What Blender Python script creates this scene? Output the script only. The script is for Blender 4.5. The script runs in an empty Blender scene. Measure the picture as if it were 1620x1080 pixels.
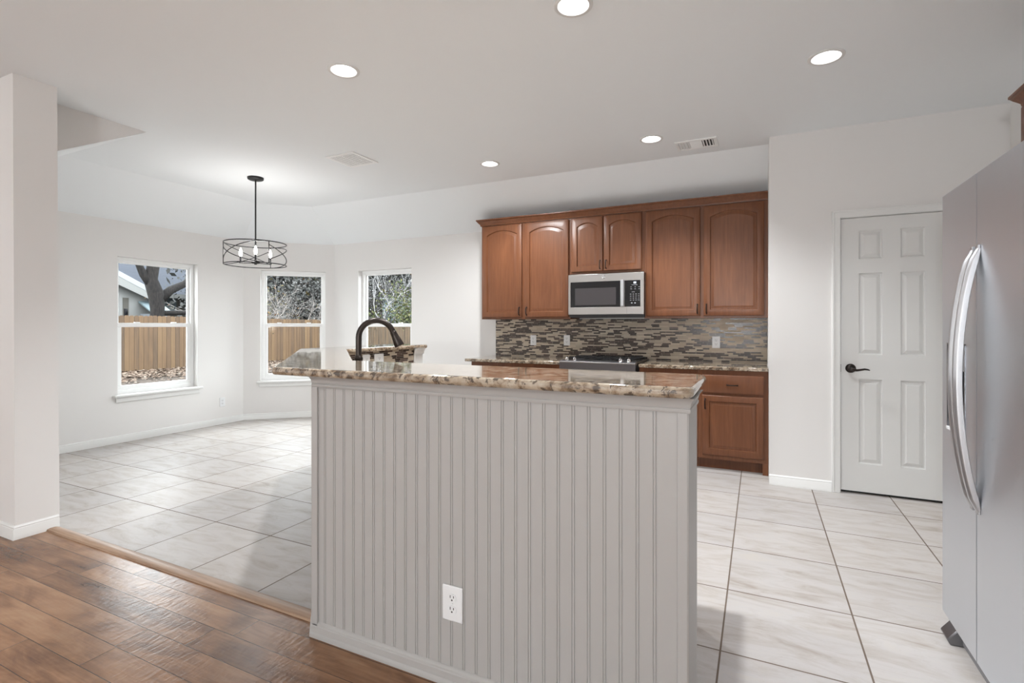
import bpy, bmesh, math, random
from mathutils import Vector, Matrix

C = bpy.context.scene.collection
scene = bpy.context.scene
R = math.radians

# ------------------------------------------------------------------ camera, world, light, exposure
cam_d = bpy.data.cameras.new('camera')
cam = bpy.data.objects.new('camera', cam_d)
C.objects.link(cam)
cam.location = (0, 0, 1.29)
cam.rotation_euler = (R(90), 0, R(25.71))
cam_d.sensor_width = 36.0
cam_d.lens = 811.6 / 1620 * 36.0
cam_d.shift_y = -25.5 / 1620
cam_d.clip_start = 0.05
scene.camera = cam

scene.view_settings.view_transform = 'Standard'
scene.view_settings.look = 'None'
scene.view_settings.gamma = 1.0
scene.view_settings.use_curve_mapping = False
scene.view_settings.exposure = 0.70

world = bpy.data.worlds.new('overcast_sky')
scene.world = world
world.use_nodes = True
bg = world.node_tree.nodes['Background']
bg.inputs['Color'].default_value = (0.95, 0.97, 1.0, 1)
bg.inputs['Strength'].default_value = 7.2


def light(name, typ, loc, rot, energy, color=(1, 1, 1), size=None, size_y=None, spot=None):
    d = bpy.data.lights.new(name, typ)
    d.energy = energy
    d.color = color
    if typ == 'AREA':
        d.shape = 'RECTANGLE' if size_y else 'DISK'
        d.size = size
        if size_y:
            d.size_y = size_y
    if typ == 'SPOT':
        d.spot_size = spot
        d.spot_blend = 0.6
        d.shadow_soft_size = size
    if typ == 'POINT':
        d.shadow_soft_size = size
    o = bpy.data.objects.new(name, d)
    o.location = loc
    o.rotation_euler = rot
    C.objects.link(o)
    return o


sun = light('sun', 'SUN', (-10, 0, 12), (R(40), R(-18), 0), 1.6, (1.0, 0.93, 0.82))
sun.data.angle = R(8)
# unseen fill lights added behind the camera to brighten ceiling and room
light('living_room_lamp', 'POINT', (-0.6, -2.6, 1.25), (0, 0, 0), 125, (0.95, 0.98, 1.0), 0.15)
light('living_room_lamp', 'POINT', (-6.6, -2.6, 1.25), (0, 0, 0), 70, (0.95, 0.98, 1.0), 0.15)


# ------------------------------------------------------------------ node helpers
def new_mat(name):
    m = bpy.data.materials.new(name)
    m.use_nodes = True
    nt = m.node_tree
    return m, nt, nt.nodes['Principled BSDF']


def P(name, col, rough=0.5, metal=0.0, spec=0.5, coat=0.0, ior=None):
    m, nt, b = new_mat(name)
    b.inputs['Base Color'].default_value = (*col, 1)
    b.inputs['Roughness'].default_value = rough
    b.inputs['Metallic'].default_value = metal
    b.inputs['Specular IOR Level'].default_value = spec
    b.inputs['Coat Weight'].default_value = coat
    b.inputs['Coat Roughness'].default_value = 0.06
    if ior:
        b.inputs['IOR'].default_value = ior
    return m


class NB:
    """small helper for building node graphs"""
    def __init__(s, nt):
        s.nt = nt

    def set(s, sock, v):
        if isinstance(v, bpy.types.NodeSocket):
            s.nt.links.new(v, sock)
        elif v is not None:
            sock.default_value = v

    def math(s, op, a, b=None, c=None):
        n = s.nt.nodes.new('ShaderNodeMath')
        n.operation = op
        for i, v in enumerate((a, b, c)):
            s.set(n.inputs[i], v)
        return n.outputs[0]

    def coord(s, which='Object'):
        return s.nt.nodes.new('ShaderNodeTexCoord').outputs[which]

    def sep(s, v):
        n = s.nt.nodes.new('ShaderNodeSeparateXYZ')
        s.set(n.inputs[0], v)
        return n.outputs

    def comb(s, x, y, z):
        n = s.nt.nodes.new('ShaderNodeCombineXYZ')
        for i, v in enumerate((x, y, z)):
            s.set(n.inputs[i], v)
        return n.outputs[0]

    def mapping(s, v, scale=(1, 1, 1), loc=(0, 0, 0)):
        n = s.nt.nodes.new('ShaderNodeMapping')
        s.set(n.inputs['Vector'], v)
        n.inputs['Scale'].default_value = scale
        s.set(n.inputs['Location'], loc)
        return n.outputs[0]

    def noise(s, v, scale, detail=4, rough=0.55, dist=0.0):
        n = s.nt.nodes.new('ShaderNodeTexNoise')
        s.set(n.inputs['Vector'], v)
        n.inputs['Scale'].default_value = scale
        n.inputs['Detail'].default_value = detail
        n.inputs['Roughness'].default_value = rough
        n.inputs['Distortion'].default_value = dist
        return n.outputs['Fac']

    def voronoi(s, v, scale, feature='F1'):
        n = s.nt.nodes.new('ShaderNodeTexVoronoi')
        n.feature = feature
        s.set(n.inputs['Vector'], v)
        n.inputs['Scale'].default_value = scale
        return n.outputs

    def white(s, v):
        n = s.nt.nodes.new('ShaderNodeTexWhiteNoise')
        n.noise_dimensions = '3D'
        s.set(n.inputs['Vector'], v)
        return n.outputs['Value']

    def ramp(s, f, stops, constant=False):
        n = s.nt.nodes.new('ShaderNodeValToRGB')
        e = n.color_ramp.elements
        while len(e) < len(stops):
            e.new(0.5)
        if constant:
            n.color_ramp.interpolation = 'CONSTANT'
        for k, (p, c) in enumerate(stops):
            e[k].position = p
            e[k].color = (*c, 1)
        s.set(n.inputs[0], f)
        return n.outputs[0]

    def mix(s, f, a, b, typ='MIX'):
        n = s.nt.nodes.new('ShaderNodeMix')
        n.data_type = 'RGBA'
        n.blend_type = typ
        s.set(n.inputs[0], f)
        for i, v in ((6, a), (7, b)):
            if isinstance(v, tuple):
                v = (*v, 1)
            s.set(n.inputs[i], v)
        return n.outputs[2]

    def bump(s, h, strength, dist=0.002):
        n = s.nt.nodes.new('ShaderNodeBump')
        s.set(n.inputs['Height'], h)
        n.inputs['Strength'].default_value = strength
        n.inputs['Distance'].default_value = dist
        return n.outputs[0]


def wall_paint(name, col, tex=0.12):
    m, nt, b = new_mat(name)
    g = NB(nt)
    co = g.coord()
    n = g.noise(co, 90, 3)
    b.inputs['Base Color'].default_value = (*col, 1)
    b.inputs['Roughness'].default_value = 0.75
    b.inputs['Specular IOR Level'].default_value = 0.25
    g.set(b.inputs['Normal'], g.bump(n, tex, 0.0015))
    return m


def cabinet_wood(name, dark, light_):
    m, nt, b = new_mat(name)
    g = NB(nt)
    co = g.coord()
    rnd = nt.nodes.new('ShaderNodeObjectInfo').outputs['Random']
    off = g.math('MULTIPLY', rnd, 20)
    v = g.mapping(co, (1, 1, 1), g.comb(off, 0, off))
    fine = g.noise(g.mapping(v, (60, 60, 3.0)), 1, 5, 0.6, 0.4)
    broad = g.noise(g.mapping(v, (6, 6, 1.2)), 1, 3, 0.5, 1.2)
    fac = g.math('ADD', g.math('MULTIPLY', fine, 0.55), g.math('MULTIPLY', broad, 0.45))
    g.set(b.inputs['Base Color'], g.ramp(fac, [(0.30, dark), (0.52, tuple((a + c) / 2 for a, c in zip(dark, light_))), (0.70, light_)]))
    b.inputs['Roughness'].default_value = 0.34
    b.inputs['Specular IOR Level'].default_value = 0.45
    g.set(b.inputs['Normal'], g.bump(fine, 0.08, 0.001))
    return m


def granite(name):
    m, nt, b = new_mat(name)
    g = NB(nt)
    co = g.coord()
    warp = g.noise(co, 9, 3, 0.6)
    v = g.mapping(co, (1, 1, 1), g.comb(g.math('MULTIPLY', warp, 0.15), g.math('MULTIPLY', warp, 0.1), 0))
    a = g.noise(v, 22, 6, 0.62)
    c = g.noise(v, 40, 5, 0.62)
    d = g.voronoi(v, 85)[0]
    col = g.ramp(a, [(0.32, (0.10, 0.068, 0.045)), (0.42, (0.25, 0.18, 0.12)), (0.53, (0.43, 0.35, 0.26)), (0.72, (0.55, 0.48, 0.39))])
    dk = g.ramp(c, [(0.53, (0, 0, 0)), (0.58, (1, 1, 1))])
    col = g.mix(g.math('MULTIPLY', dk, 0.85), col, (0.060, 0.043, 0.032))
    sp = g.ramp(d, [(0.0, (1, 1, 1)), (0.22, (0, 0, 0))])
    col = g.mix(g.math('MULTIPLY', sp, 0.35), col, (0.22, 0.15, 0.10))
    g.set(b.inputs['Base Color'], col)
    b.inputs['Roughness'].default_value = 0.07
    b.inputs['Specular IOR Level'].default_value = 0.75
    b.inputs['Coat Weight'].default_value = 0.5
    b.inputs['Coat Roughness'].default_value = 0.03
    return m


def mosaic(name, pitch=0.0150):
    m, nt, b = new_mat(name)
    g = NB(nt)
    x, y, z = g.sep(g.coord())
    row = g.math('FLOOR', g.math('DIVIDE', z, pitch))
    fz = g.math('FRACT', g.math('DIVIDE', z, pitch))
    xo = g.math('ADD', x, g.math('MULTIPLY', g.white(g.comb(row, 3.3, 1.7)), 7.0))
    # tiles of four lengths: a strip of irregular cells along every row
    vor = nt.nodes.new('ShaderNodeTexVoronoi')
    vor.voronoi_dimensions = '1D'
    vor.inputs['Scale'].default_value = 1.0
    vor.inputs['Randomness'].default_value = 0.85
    g.set(vor.inputs['W'], g.math('ADD', g.math('MULTIPLY', xo, 12.5), g.math('MULTIPLY', row, 57.0)))
    vd = nt.nodes.new('ShaderNodeTexVoronoi')
    vd.voronoi_dimensions = '1D'
    vd.feature = 'DISTANCE_TO_EDGE'
    vd.inputs['Scale'].default_value = 1.0
    vd.inputs['Randomness'].default_value = 0.85
    g.set(vd.inputs['W'], g.math('ADD', g.math('MULTIPLY', xo, 12.5), g.math('MULTIPLY', row, 57.0)))
    rc = g.sep(vor.outputs['Color'])
    pick = rc[0]
    col = g.ramp(pick, [(0.0, (0.026, 0.015, 0.013)), (0.30, (0.085, 0.057, 0.047)), (0.50, (0.44, 0.365, 0.275)), (0.76, (0.53, 0.455, 0.36))], True)
    var = g.ramp(rc[1], [(0, (0.85, 0.85, 0.85)), (1, (1.1, 1.1, 1.1))])
    col = g.mix(1.0, col, var, 'MULTIPLY')
    gr = g.math('MAXIMUM', g.math('LESS_THAN', fz, 0.11), g.math('LESS_THAN', vd.outputs['Distance'], 0.012))
    col = g.mix(gr, col, (0.50, 0.44, 0.37))
    g.set(b.inputs['Base Color'], col)
    glass = g.math('LESS_THAN', pick, 0.50)
    g.set(b.inputs['Roughness'], g.math('ADD', g.math('SUBTRACT', 0.44, g.math('MULTIPLY', glass, 0.20)), g.math('MULTIPLY', gr, 0.3)))
    g.set(b.inputs['Normal'], g.bump(g.math('SUBTRACT', 1.0, gr), 0.4, 0.001))
    return m


def floor_tile(name):
    m, nt, b = new_mat(name)
    g = NB(nt)
    co = g.coord()
    x, y, z = g.sep(co)
    A, B = 0.5126, 0.5239
    u = g.math('DIVIDE', g.math('ADD', x, 0.1385 + 20 * A), A)
    v = g.math('DIVIDE', g.math('ADD', y, -2.193 + 20 * B), B)
    ci, cj = g.math('FLOOR', u), g.math('FLOOR', v)
    fu, fv = g.math('FRACT', u), g.math('FRACT', v)
    du = g.math('MULTIPLY', g.math('MINIMUM', fu, g.math('SUBTRACT', 1, fu)), A)
    dv = g.math('MULTIPLY', g.math('MINIMUM', fv, g.math('SUBTRACT', 1, fv)), B)
    edge = g.math('MINIMUM', du, dv)
    gr = g.math('LESS_THAN', edge, 0.0035)
    r = g.white(g.comb(ci, cj, 2.0))
    off = g.comb(g.math('MULTIPLY', r, 30), g.math('MULTIPLY', r, 17), 0)
    pv = g.mapping(co, (1, 1, 1), off)
    streak = g.noise(g.mapping(pv, (1.6, 5.5, 1)), 2.2, 8, 0.66, 0.7)
    pits = g.noise(g.mapping(pv, (3, 5, 1)), 11, 5, 0.7)
    col = g.ramp(streak, [(0.28, (0.36, 0.315, 0.28)), (0.42, (0.45, 0.415, 0.385)), (0.56, (0.50, 0.475, 0.46)), (0.75, (0.52, 0.485, 0.445))])
    col = g.mix(g.ramp(pits, [(0.60, (0, 0, 0)), (0.75, (0.5, 0.5, 0.5))]), col, (0.38, 0.34, 0.31))
    tone = g.ramp(r, [(0, (0.94, 0.94, 0.95)), (1, (1.04, 1.03, 1.02))])
    col = g.mix(1.0, col, tone, 'MULTIPLY')
    col = g.mix(gr, col, (0.16, 0.125, 0.10))
    g.set(b.inputs['Base Color'], col)
    g.set(b.inputs['Roughness'], g.math('ADD', 0.42, g.math('MULTIPLY', gr, 0.4)))
    b.inputs['Specular IOR Level'].default_value = 0.08
    g.set(b.inputs['Normal'], g.bump(g.math('ADD', g.math('MULTIPLY', pits, 0.25), g.math('SUBTRACT', 1, gr)), 0.25, 0.002))
    return m


def floor_wood(name):
    m, nt, b = new_mat(name)
    g = NB(nt)
    co = g.coord()
    x, y, z = g.sep(co)
    W, L = 0.1262, 1.22
    v = g.math('DIVIDE', g.math('ADD', y, -1.545 + 100 * W), W)
    row = g.math('FLOOR', v)
    fv = g.math('FRACT', v)
    u = g.math('ADD', g.math('DIVIDE', x, L), g.math('MULTIPLY', g.white(g.comb(row, 0.7, 5.1)), 13.0))
    ci = g.math('FLOOR', u)
    fu = g.math('FRACT', u)
    dv = g.math('MULTIPLY', g.math('MINIMUM', fv, g.math('SUBTRACT', 1, fv)), W)
    du = g.math('MULTIPLY', g.math('MINIMUM', fu, g.math('SUBTRACT', 1, fu)), L)
    gap = g.math('LESS_THAN', g.math('MINIMUM', du, dv), 0.0013)
    r = g.white(g.comb(ci, row, 9.0))
    off = g.comb(g.math('MULTIPLY', r, 40), g.math('MULTIPLY', r, 23), 0)
    pv = g.mapping(co, (1, 1, 1), off)
    blotch = g.noise(g.mapping(pv, (1.8, 5, 1)), 1.7, 4, 0.55, 0.8)
    grain = g.noise(g.mapping(pv, (4, 70, 1)), 1.3, 5, 0.6, 0.3)
    fac = g.math('ADD', g.math('ADD', g.math('MULTIPLY', blotch, 0.62), g.math('MULTIPLY', grain, 0.22)), g.math('MULTIPLY', r, 0.16))
    col = g.ramp(fac, [(0.28, (0.075, 0.036, 0.020)), (0.43, (0.175, 0.086, 0.044)), (0.55, (0.265, 0.140, 0.074)), (0.72, (0.35, 0.205, 0.115))])
    col = g.mix(gap, col, (0.045, 0.024, 0.014))
    g.set(b.inputs['Base Color'], col)
    b.inputs['Roughness'].default_value = 0.27
    b.inputs['Specular IOR Level'].default_value = 0.38
    scrape = g.noise(g.mapping(pv, (16, 5, 1)), 3.0, 2, 0.5, 0.5)
    h = g.math('SUBTRACT', g.math('ADD', g.math('MULTIPLY', scrape, 0.8), g.math('MULTIPLY', grain, 0.15)), gap)
    g.set(b.inputs['Normal'], g.bump(h, 0.42, 0.004))
    return m


def stainless(name, col=(0.60, 0.61, 0.635), rough=0.30, axis='x'):
    m, nt, b = new_mat(name)
    g = NB(nt)
    sc = {'x': (2, 200, 260), 'z': (260, 200, 2)}[axis]
    n = g.noise(g.mapping(g.coord(), sc), 1, 3, 0.6)
    b.inputs['Base Color'].default_value = (*col, 1)
    b.inputs['Metallic'].default_value = 1.0
    g.set(b.inputs['Roughness'], g.math('ADD', rough - 0.04, g.math('MULTIPLY', n, 0.08)))
    g.set(b.inputs['Normal'], g.bump(n, 0.03, 0.0006))
    return m


def glass_pane(name, tint=(0.95, 0.98, 0.98)):
    m = bpy.data.materials.new(name)
    m.use_nodes = True
    nt = m.node_tree
    nt.nodes.clear()
    o = nt.nodes.new('ShaderNodeOutputMaterial')
    t = nt.nodes.new('ShaderNodeBsdfTransparent')
    t.inputs[0].default_value = (*tint, 1)
    gl = nt.nodes.new('ShaderNodeBsdfGlossy')
    gl.inputs['Roughness'].default_value = 0.02
    f = nt.nodes.new('ShaderNodeFresnel')
    f.inputs['IOR'].default_value = 1.04
    mx = nt.nodes.new('ShaderNodeMixShader')
    nt.links.new(f.outputs[0], mx.inputs[0])
    nt.links.new(t.outputs[0], mx.inputs[1])
    nt.links.new(gl.outputs[0], mx.inputs[2])
    nt.links.new(mx.outputs[0], o.inputs[0])
    return m


def emit(name, col, strength):
    m, nt, b = new_mat(name)
    b.inputs['Base Color'].default_value = (*col, 1)
    b.inputs['Emission Color'].default_value = (*col, 1)
    b.inputs['Emission Strength'].default_value = strength
    return m


def noisy(name, stops, scale=(1, 1, 1), ns=5.0, detail=5, rough=0.8, bump=0.0, dist=0.3, spec=0.3, perobj=0.0):
    m, nt, b = new_mat(name)
    g = NB(nt)
    co = g.coord()
    n = g.noise(g.mapping(co, scale), ns, detail, 0.6, dist)
    col = g.ramp(n, stops)
    g.set(b.inputs['Base Color'], col)
    b.inputs['Roughness'].default_value = rough
    b.inputs['Specular IOR Level'].default_value = spec
    if bump:
        g.set(b.inputs['Normal'], g.bump(n, bump, 0.02))
    return m


def leaf_mat(name, stops):
    m, nt, b = new_mat(name)
    g = NB(nt)
    r = nt.nodes.new('ShaderNodeNewGeometry').outputs['Random Per Island']
    g.set(b.inputs['Base Color'], g.ramp(r, stops))
    b.inputs['Roughness'].default_value = 0.7
    b.inputs['Specular IOR Level'].default_value = 0.2
    return m


M = {}
M['wall'] = wall_paint('wall_paint', (0.80, 0.785, 0.77))
M['ceiling'] = wall_paint('ceiling_paint', (0.86, 0.885, 0.90), 0.2)
M['white'] = P('white_trim_paint', (0.80, 0.80, 0.785), 0.38)
M['door_white'] = P('door_paint', (0.75, 0.75, 0.735), 0.42)
M['vinyl'] = P('white_vinyl', (0.90, 0.905, 0.90), 0.35)
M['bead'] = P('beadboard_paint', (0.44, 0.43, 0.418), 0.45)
M['wood'] = cabinet_wood('maple_stain', (0.126, 0.044, 0.0185), (0.228, 0.088, 0.038))
M['wood_dark'] = P('cabinet_interior_shadow_side', (0.20, 0.085, 0.042), 0.5)
M['granite'] = granite('polished_granite')
M['mosaic'] = mosaic('glass_and_stone_mosaic')
M['tile'] = floor_tile('stone_look_tile')
M['plank'] = floor_wood('hand_scraped_plank')
M['strip'] = noisy('transition_wood', [(0.3, (0.26, 0.155, 0.095)), (0.7, (0.42, 0.28, 0.19))], (3, 60, 60), 1.2, 4, 0.4)
M['steel'] = stainless('brushed_steel_horizontal', (0.46, 0.445, 0.43), 0.34, 'x')
M['steel_v'] = stainless('brushed_steel_fridge', (0.72, 0.755, 0.80), 0.38, 'x')
M['steel_handle'] = P('satin_steel', (0.56, 0.57, 0.59), 0.40, 1.0)
M['steel_dark'] = P('dark_steel', (0.26, 0.26, 0.275), 0.35, 1.0)
M['chrome'] = P('chrome', (0.85, 0.85, 0.86), 0.10, 1.0)
M['black_glass'] = P('black_glass', (0.006, 0.006, 0.007), 0.06)
M['screen'] = P('microwave_mesh_window', (0.045, 0.04, 0.042), 0.25)
M['black'] = P('black_plastic', (0.018, 0.018, 0.02), 0.45)
M['grey_plastic'] = P('grey_plastic', (0.20, 0.20, 0.21), 0.5)
M['key'] = P('key_print', (0.35, 0.35, 0.36), 0.6)
M['digit'] = emit('clock_digits', (0.85, 0.92, 1.0), 0.5)
M['iron'] = P('cast_iron', (0.012, 0.012, 0.013), 0.55)
M['bronze'] = P('oil_rubbed_bronze', (0.042, 0.034, 0.030), 0.32, 0.75)
M['copper_edge'] = P('worn_bronze_edge', (0.45, 0.36, 0.29), 0.25, 1.0)
M['black_metal'] = P('black_metal', (0.018, 0.018, 0.019), 0.45, 0.4)
M['plate'] = P('outlet_plastic', (0.82, 0.83, 0.84), 0.35)
M['slot'] = P('outlet_slot', (0.05, 0.045, 0.045), 0.6)
M['glass'] = glass_pane('window_glass')
M['lens'] = emit('lamp_lens', (1.0, 0.985, 0.96), 4.0)
M['bulb'] = emit('candle_bulb', (1.0, 0.97, 0.92), 7.0)
M['reflector'] = P('white_reflector', (0.72, 0.72, 0.71), 0.4)
M['duct'] = P('duct_dark', (0.03, 0.03, 0.03), 0.9)  # near-black plate colour holds the shade seen through slat gaps
M['duct_grey'] = P('duct_grey', (0.62, 0.615, 0.60), 0.8)  # lighter copy for louvre groups that look brighter


# ------------------------------------------------------------------ mesh helpers
class MB:
    def __init__(s):
        s.bm = bmesh.new()

    def quad(s, *pts):
        vs = [s.bm.verts.new(p) for p in pts]
        return s.bm.faces.new(vs)

    def box(s, x0, x1, y0, y1, z0, z1):
        v = [s.bm.verts.new((x, y, z)) for z in (z0, z1) for y in (y0, y1) for x in (x0, x1)]
        for f in ((0, 2, 3, 1), (4, 5, 7, 6), (0, 1, 5, 4), (2, 6, 7, 3), (0, 4, 6, 2), (1, 3, 7, 5)):
            s.bm.faces.new([v[i] for i in f])
        return s

    def prism(s, poly, z0, z1):
        """polygon in XY extruded in z"""
        n = len(poly)
        a = [s.bm.verts.new((x, y, z0)) for x, y in poly]
        b = [s.bm.verts.new((x, y, z1)) for x, y in poly]
        s.bm.faces.new(a[::-1])
        s.bm.faces.new(b)
        for i in range(n):
            j = (i + 1) % n
            s.bm.faces.new((a[i], a[j], b[j], b[i]))
        return s

    def prism_y(s, poly, y0, y1):
        """polygon in XZ extruded along y"""
        n = len(poly)
        a = [s.bm.verts.new((x, y0, z)) for x, z in poly]
        b = [s.bm.verts.new((x, y1, z)) for x, z in poly]
        s.bm.faces.new(a)
        s.bm.faces.new(b[::-1])
        for i in range(n):
            j = (i + 1) % n
            s.bm.faces.new((a[j], a[i], b[i], b[j]))
        return s

    def prism_x(s, poly, x0, x1):
        n = len(poly)
        a = [s.bm.verts.new((x0, y, z)) for y, z in poly]
        b = [s.bm.verts.new((x1, y, z)) for y, z in poly]
        s.bm.faces.new(a[::-1])
        s.bm.faces.new(b)
        for i in range(n):
            j = (i + 1) % n
            s.bm.faces.new((a[i], a[j], b[j], b[i]))
        return s

    def lathe(s, prof, n=32, center=(0, 0, 0), axis='z', close=False):
        """profile [(r,h)] turned about an axis through center"""
        rings = []
        for r, h in prof:
            ring = []
            for k in range(n):
                a = 2 * math.pi * k / n
                p = (r * math.cos(a), r * math.sin(a), h)
                if axis == 'y':
                    p = (p[0], p[2], p[1])
                elif axis == 'x':
                    p = (p[2], p[0], p[1])
                ring.append(s.bm.verts.new((p[0] + center[0], p[1] + center[1], p[2] + center[2])))
            rings.append(ring)
        for a, b in zip(rings, rings[1:]):
            for k in range(n):
                j = (k + 1) % n
                s.bm.faces.new((a[k], a[j], b[j], b[k]))
        if close:
            s.bm.faces.new(rings[0][::-1])
            s.bm.faces.new(rings[-1])
        return s

    def tube(s, pts, rad, n=10, cap=True, closed=False, flat=1.0):
        pts = [Vector(p) for p in pts]
        rads = rad if isinstance(rad, (list, tuple)) else [rad] * len(pts)
        rings = []
        prev = None
        N = len(pts)
        for i, p in enumerate(pts):
            if closed:
                t = pts[(i + 1) % N] - pts[i - 1]
            elif i == 0:
                t = pts[1] - p
            elif i == N - 1:
                t = p - pts[i - 1]
            else:
                t = (pts[i + 1] - p).normalized() + (p - pts[i - 1]).normalized()
            t.normalize()
            if prev is None:
                ref = Vector((0, 0, 1)) if abs(t.z) < 0.9 else Vector((1, 0, 0))
                u = t.cross(ref).normalized()
            else:
                u = (prev - t * prev.dot(t)).normalized()
            prev = u
            w = t.cross(u)
            rings.append([s.bm.verts.new(p + u * (rads[i] * math.cos(2 * math.pi * k / n)) + w * (rads[i] * flat * math.sin(2 * math.pi * k / n))) for k in range(n)])
        pairs = list(zip(rings, rings[1:]))
        if closed:
            pairs.append((rings[-1], rings[0]))
        for a, b in pairs:
            for k in range(n):
                j = (k + 1) % n
                s.bm.faces.new((a[k], a[j], b[j], b[k]))
        if cap and not closed:
            s.bm.faces.new(rings[0][::-1])
            s.bm.faces.new(rings[-1])
        return s

    def sweep(s, prof, path, closed=False):
        """profile [(out, z)] (closed loop) swept along an XY path; out is to the right of the path"""
        n = len(path)
        rings = []
        for i in range(n):
            p = Vector(path[i])
            if 0 < i < n - 1:
                d0 = (p - Vector(path[i - 1])).normalized()
                d1 = (Vector(path[i + 1]) - p).normalized()
            else:
                d0 = d1 = (Vector(path[min(i + 1, n - 1)]) - Vector(path[max(i - 1, 0)])).normalized()
            n0 = Vector((d0.y, -d0.x))
            n1 = Vector((d1.y, -d1.x))
            mdir = (n0 + n1).normalized()
            k = 1.0 / max(0.3, mdir.dot(n0))
            rings.append([s.bm.verts.new((p.x + mdir.x * o * k, p.y + mdir.y * o * k, z)) for o, z in prof])
        m = len(prof)
        for a, b in zip(rings, rings[1:]):
            for k in range(m):
                j = (k + 1) % m
                s.bm.faces.new((a[k], b[k], b[j], a[j]))
        s.bm.faces.new(rings[0])
        s.bm.faces.new(rings[-1][::-1])
        return s

    def build(s, name, mat, parent=None, loc=None, bevel=0.0, segs=2, smooth=False, rot=None):
        bmesh.ops.recalc_face_normals(s.bm, faces=s.bm.faces)
        me = bpy.data.meshes.new(name)
        s.bm.to_mesh(me)
        s.bm.free()
        if mat:
            me.materials.append(M[mat] if isinstance(mat, str) else mat)
        o = bpy.data.objects.new(name, me)
        C.objects.link(o)
        if parent:
            o.parent = parent
        if loc:
            o.location = loc
        if rot:
            o.rotation_euler = rot
        if bevel:
            md = o.modifiers.new('bevel', 'BEVEL')
            md.width = bevel
            md.segments = segs
            md.limit_method = 'ANGLE'
            md.angle_limit = R(40)
        if smooth or bevel:
            me.shade_smooth()
            if smooth != 'all':
                me.set_sharp_from_angle(angle=R(42))
        return o


def tag(o, label=None, cat=None, group=None, kind=None):
    if label:
        o['label'] = label
    if cat:
        o['category'] = cat
    if group:
        o['group'] = group
    if kind:
        o['kind'] = kind
    return o


def empty(name, loc=(0, 0, 0), rz=0.0, label=None, cat=None, group=None, kind=None):
    o = bpy.data.objects.new(name, None)
    o.empty_display_size = 0.1
    C.objects.link(o)
    o.location = loc
    o.rotation_euler = (0, 0, R(rz))
    return tag(o, label, cat, group, kind)


def copy_tree(o, parent=None):
    c = o.copy()
    C.objects.link(c)
    if parent:
        c.parent = parent
    for ch in [k for k in o.children]:
        copy_tree(ch, c)
    return c


def structure(o):
    o['kind'] = 'structure'
    return o


# ================================================================== ROOM SHELL
ZC, ZW = 2.82, 2.44            # flat ceiling, wall top under the sloped ceiling
XL, YB, YP, XP, XR = -6.335, 5.52, 4.67, 0.074, 1.56
BAY0, BAY1 = Vector((-6.335, 4.71)), Vector((-5.48, 5.52))
BAYDIR = (BAY1 - BAY0).normalized()
BAYRZ = math.degrees(math.atan2(BAYDIR.y, BAYDIR.x))
XH = -4.371                    # vertical drop between the flat ceiling and the dining slope

# floors
f = MB()
f.quad((-6.6, 1.66, 0), (1.75, 1.66, 0), (1.75, 5.75, 0), (-6.6, 5.75, 0))
structure(f.build('floor', 'tile'))
f = MB()
f.quad((-8.1, -4.6, 0), (1.75, -4.6, 0), (1.75, 1.66, 0), (-8.1, 1.66, 0))
structure(f.build('floor_wood', 'plank'))
t = MB().prism_x([(1.630, 0.0), (1.634, 0.010), (1.650, 0.014), (1.676, 0.014), (1.698, 0.006), (1.700, 0.0)], -4.04, -1.66)
structure(t.build('trim_1', 'strip', smooth=True))


def wall(name, p0, p1, thick, z1, openings=(), z0=0.0, mat='wall'):
    """wall whose room face runs p0->p1 with the room on its right; thickness goes to the left. openings (u0,u1,z0,z1)"""
    p0, p1 = Vector(p0), Vector(p1)
    L = (p1 - p0).length
    d = (p1 - p0).normalized()
    us = sorted({0.0, L, *[o[0] for o in openings], *[o[1] for o in openings]})
    zs = sorted({z0, z1, *[o[2] for o in openings], *[o[3] for o in openings]})
    m = MB()
    solid = {}
    for i in range(len(us) - 1):
        for k in range(len(zs) - 1):
            uc, zc = (us[i] + us[i + 1]) / 2, (zs[k] + zs[k + 1]) / 2
            solid[i, k] = not any(o[0] < uc < o[1] and o[2] < zc < o[3] for o in openings)
    def q(a, b, c, e):
        m.quad(a, b, c, e)
    for (i, k), sv in solid.items():
        if not sv:
            continue
        a, b, c, e = us[i], us[i + 1], zs[k], zs[k + 1]
        for y, s_ in ((0, 1), (thick, -1)):
            q((a, y, c), (b, y, c), (b, y, e), (a, y, e))
        for (di, dk, pts) in ((-1, 0, ((a, c), (a, e))), (1, 0, ((b, c), (b, e))), (0, -1, ((a, c), (b, c))), (0, 1, ((a, e), (b, e)))):
            if not solid.get((i + di, k + dk), False):
                (u_, z_), (v_, w_) = pts
                q((u_, 0, z_), (v_, 0, w_), (v_, thick, w_), (u_, thick, z_))
    bmesh.ops.remove_doubles(m.bm, verts=m.bm.verts, dist=1e-5)
    o = m.build(name, mat, loc=(p0.x, p0.y, 0), rot=(0, 0, math.atan2(d.y, d.x)))
    return structure(o)


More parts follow.
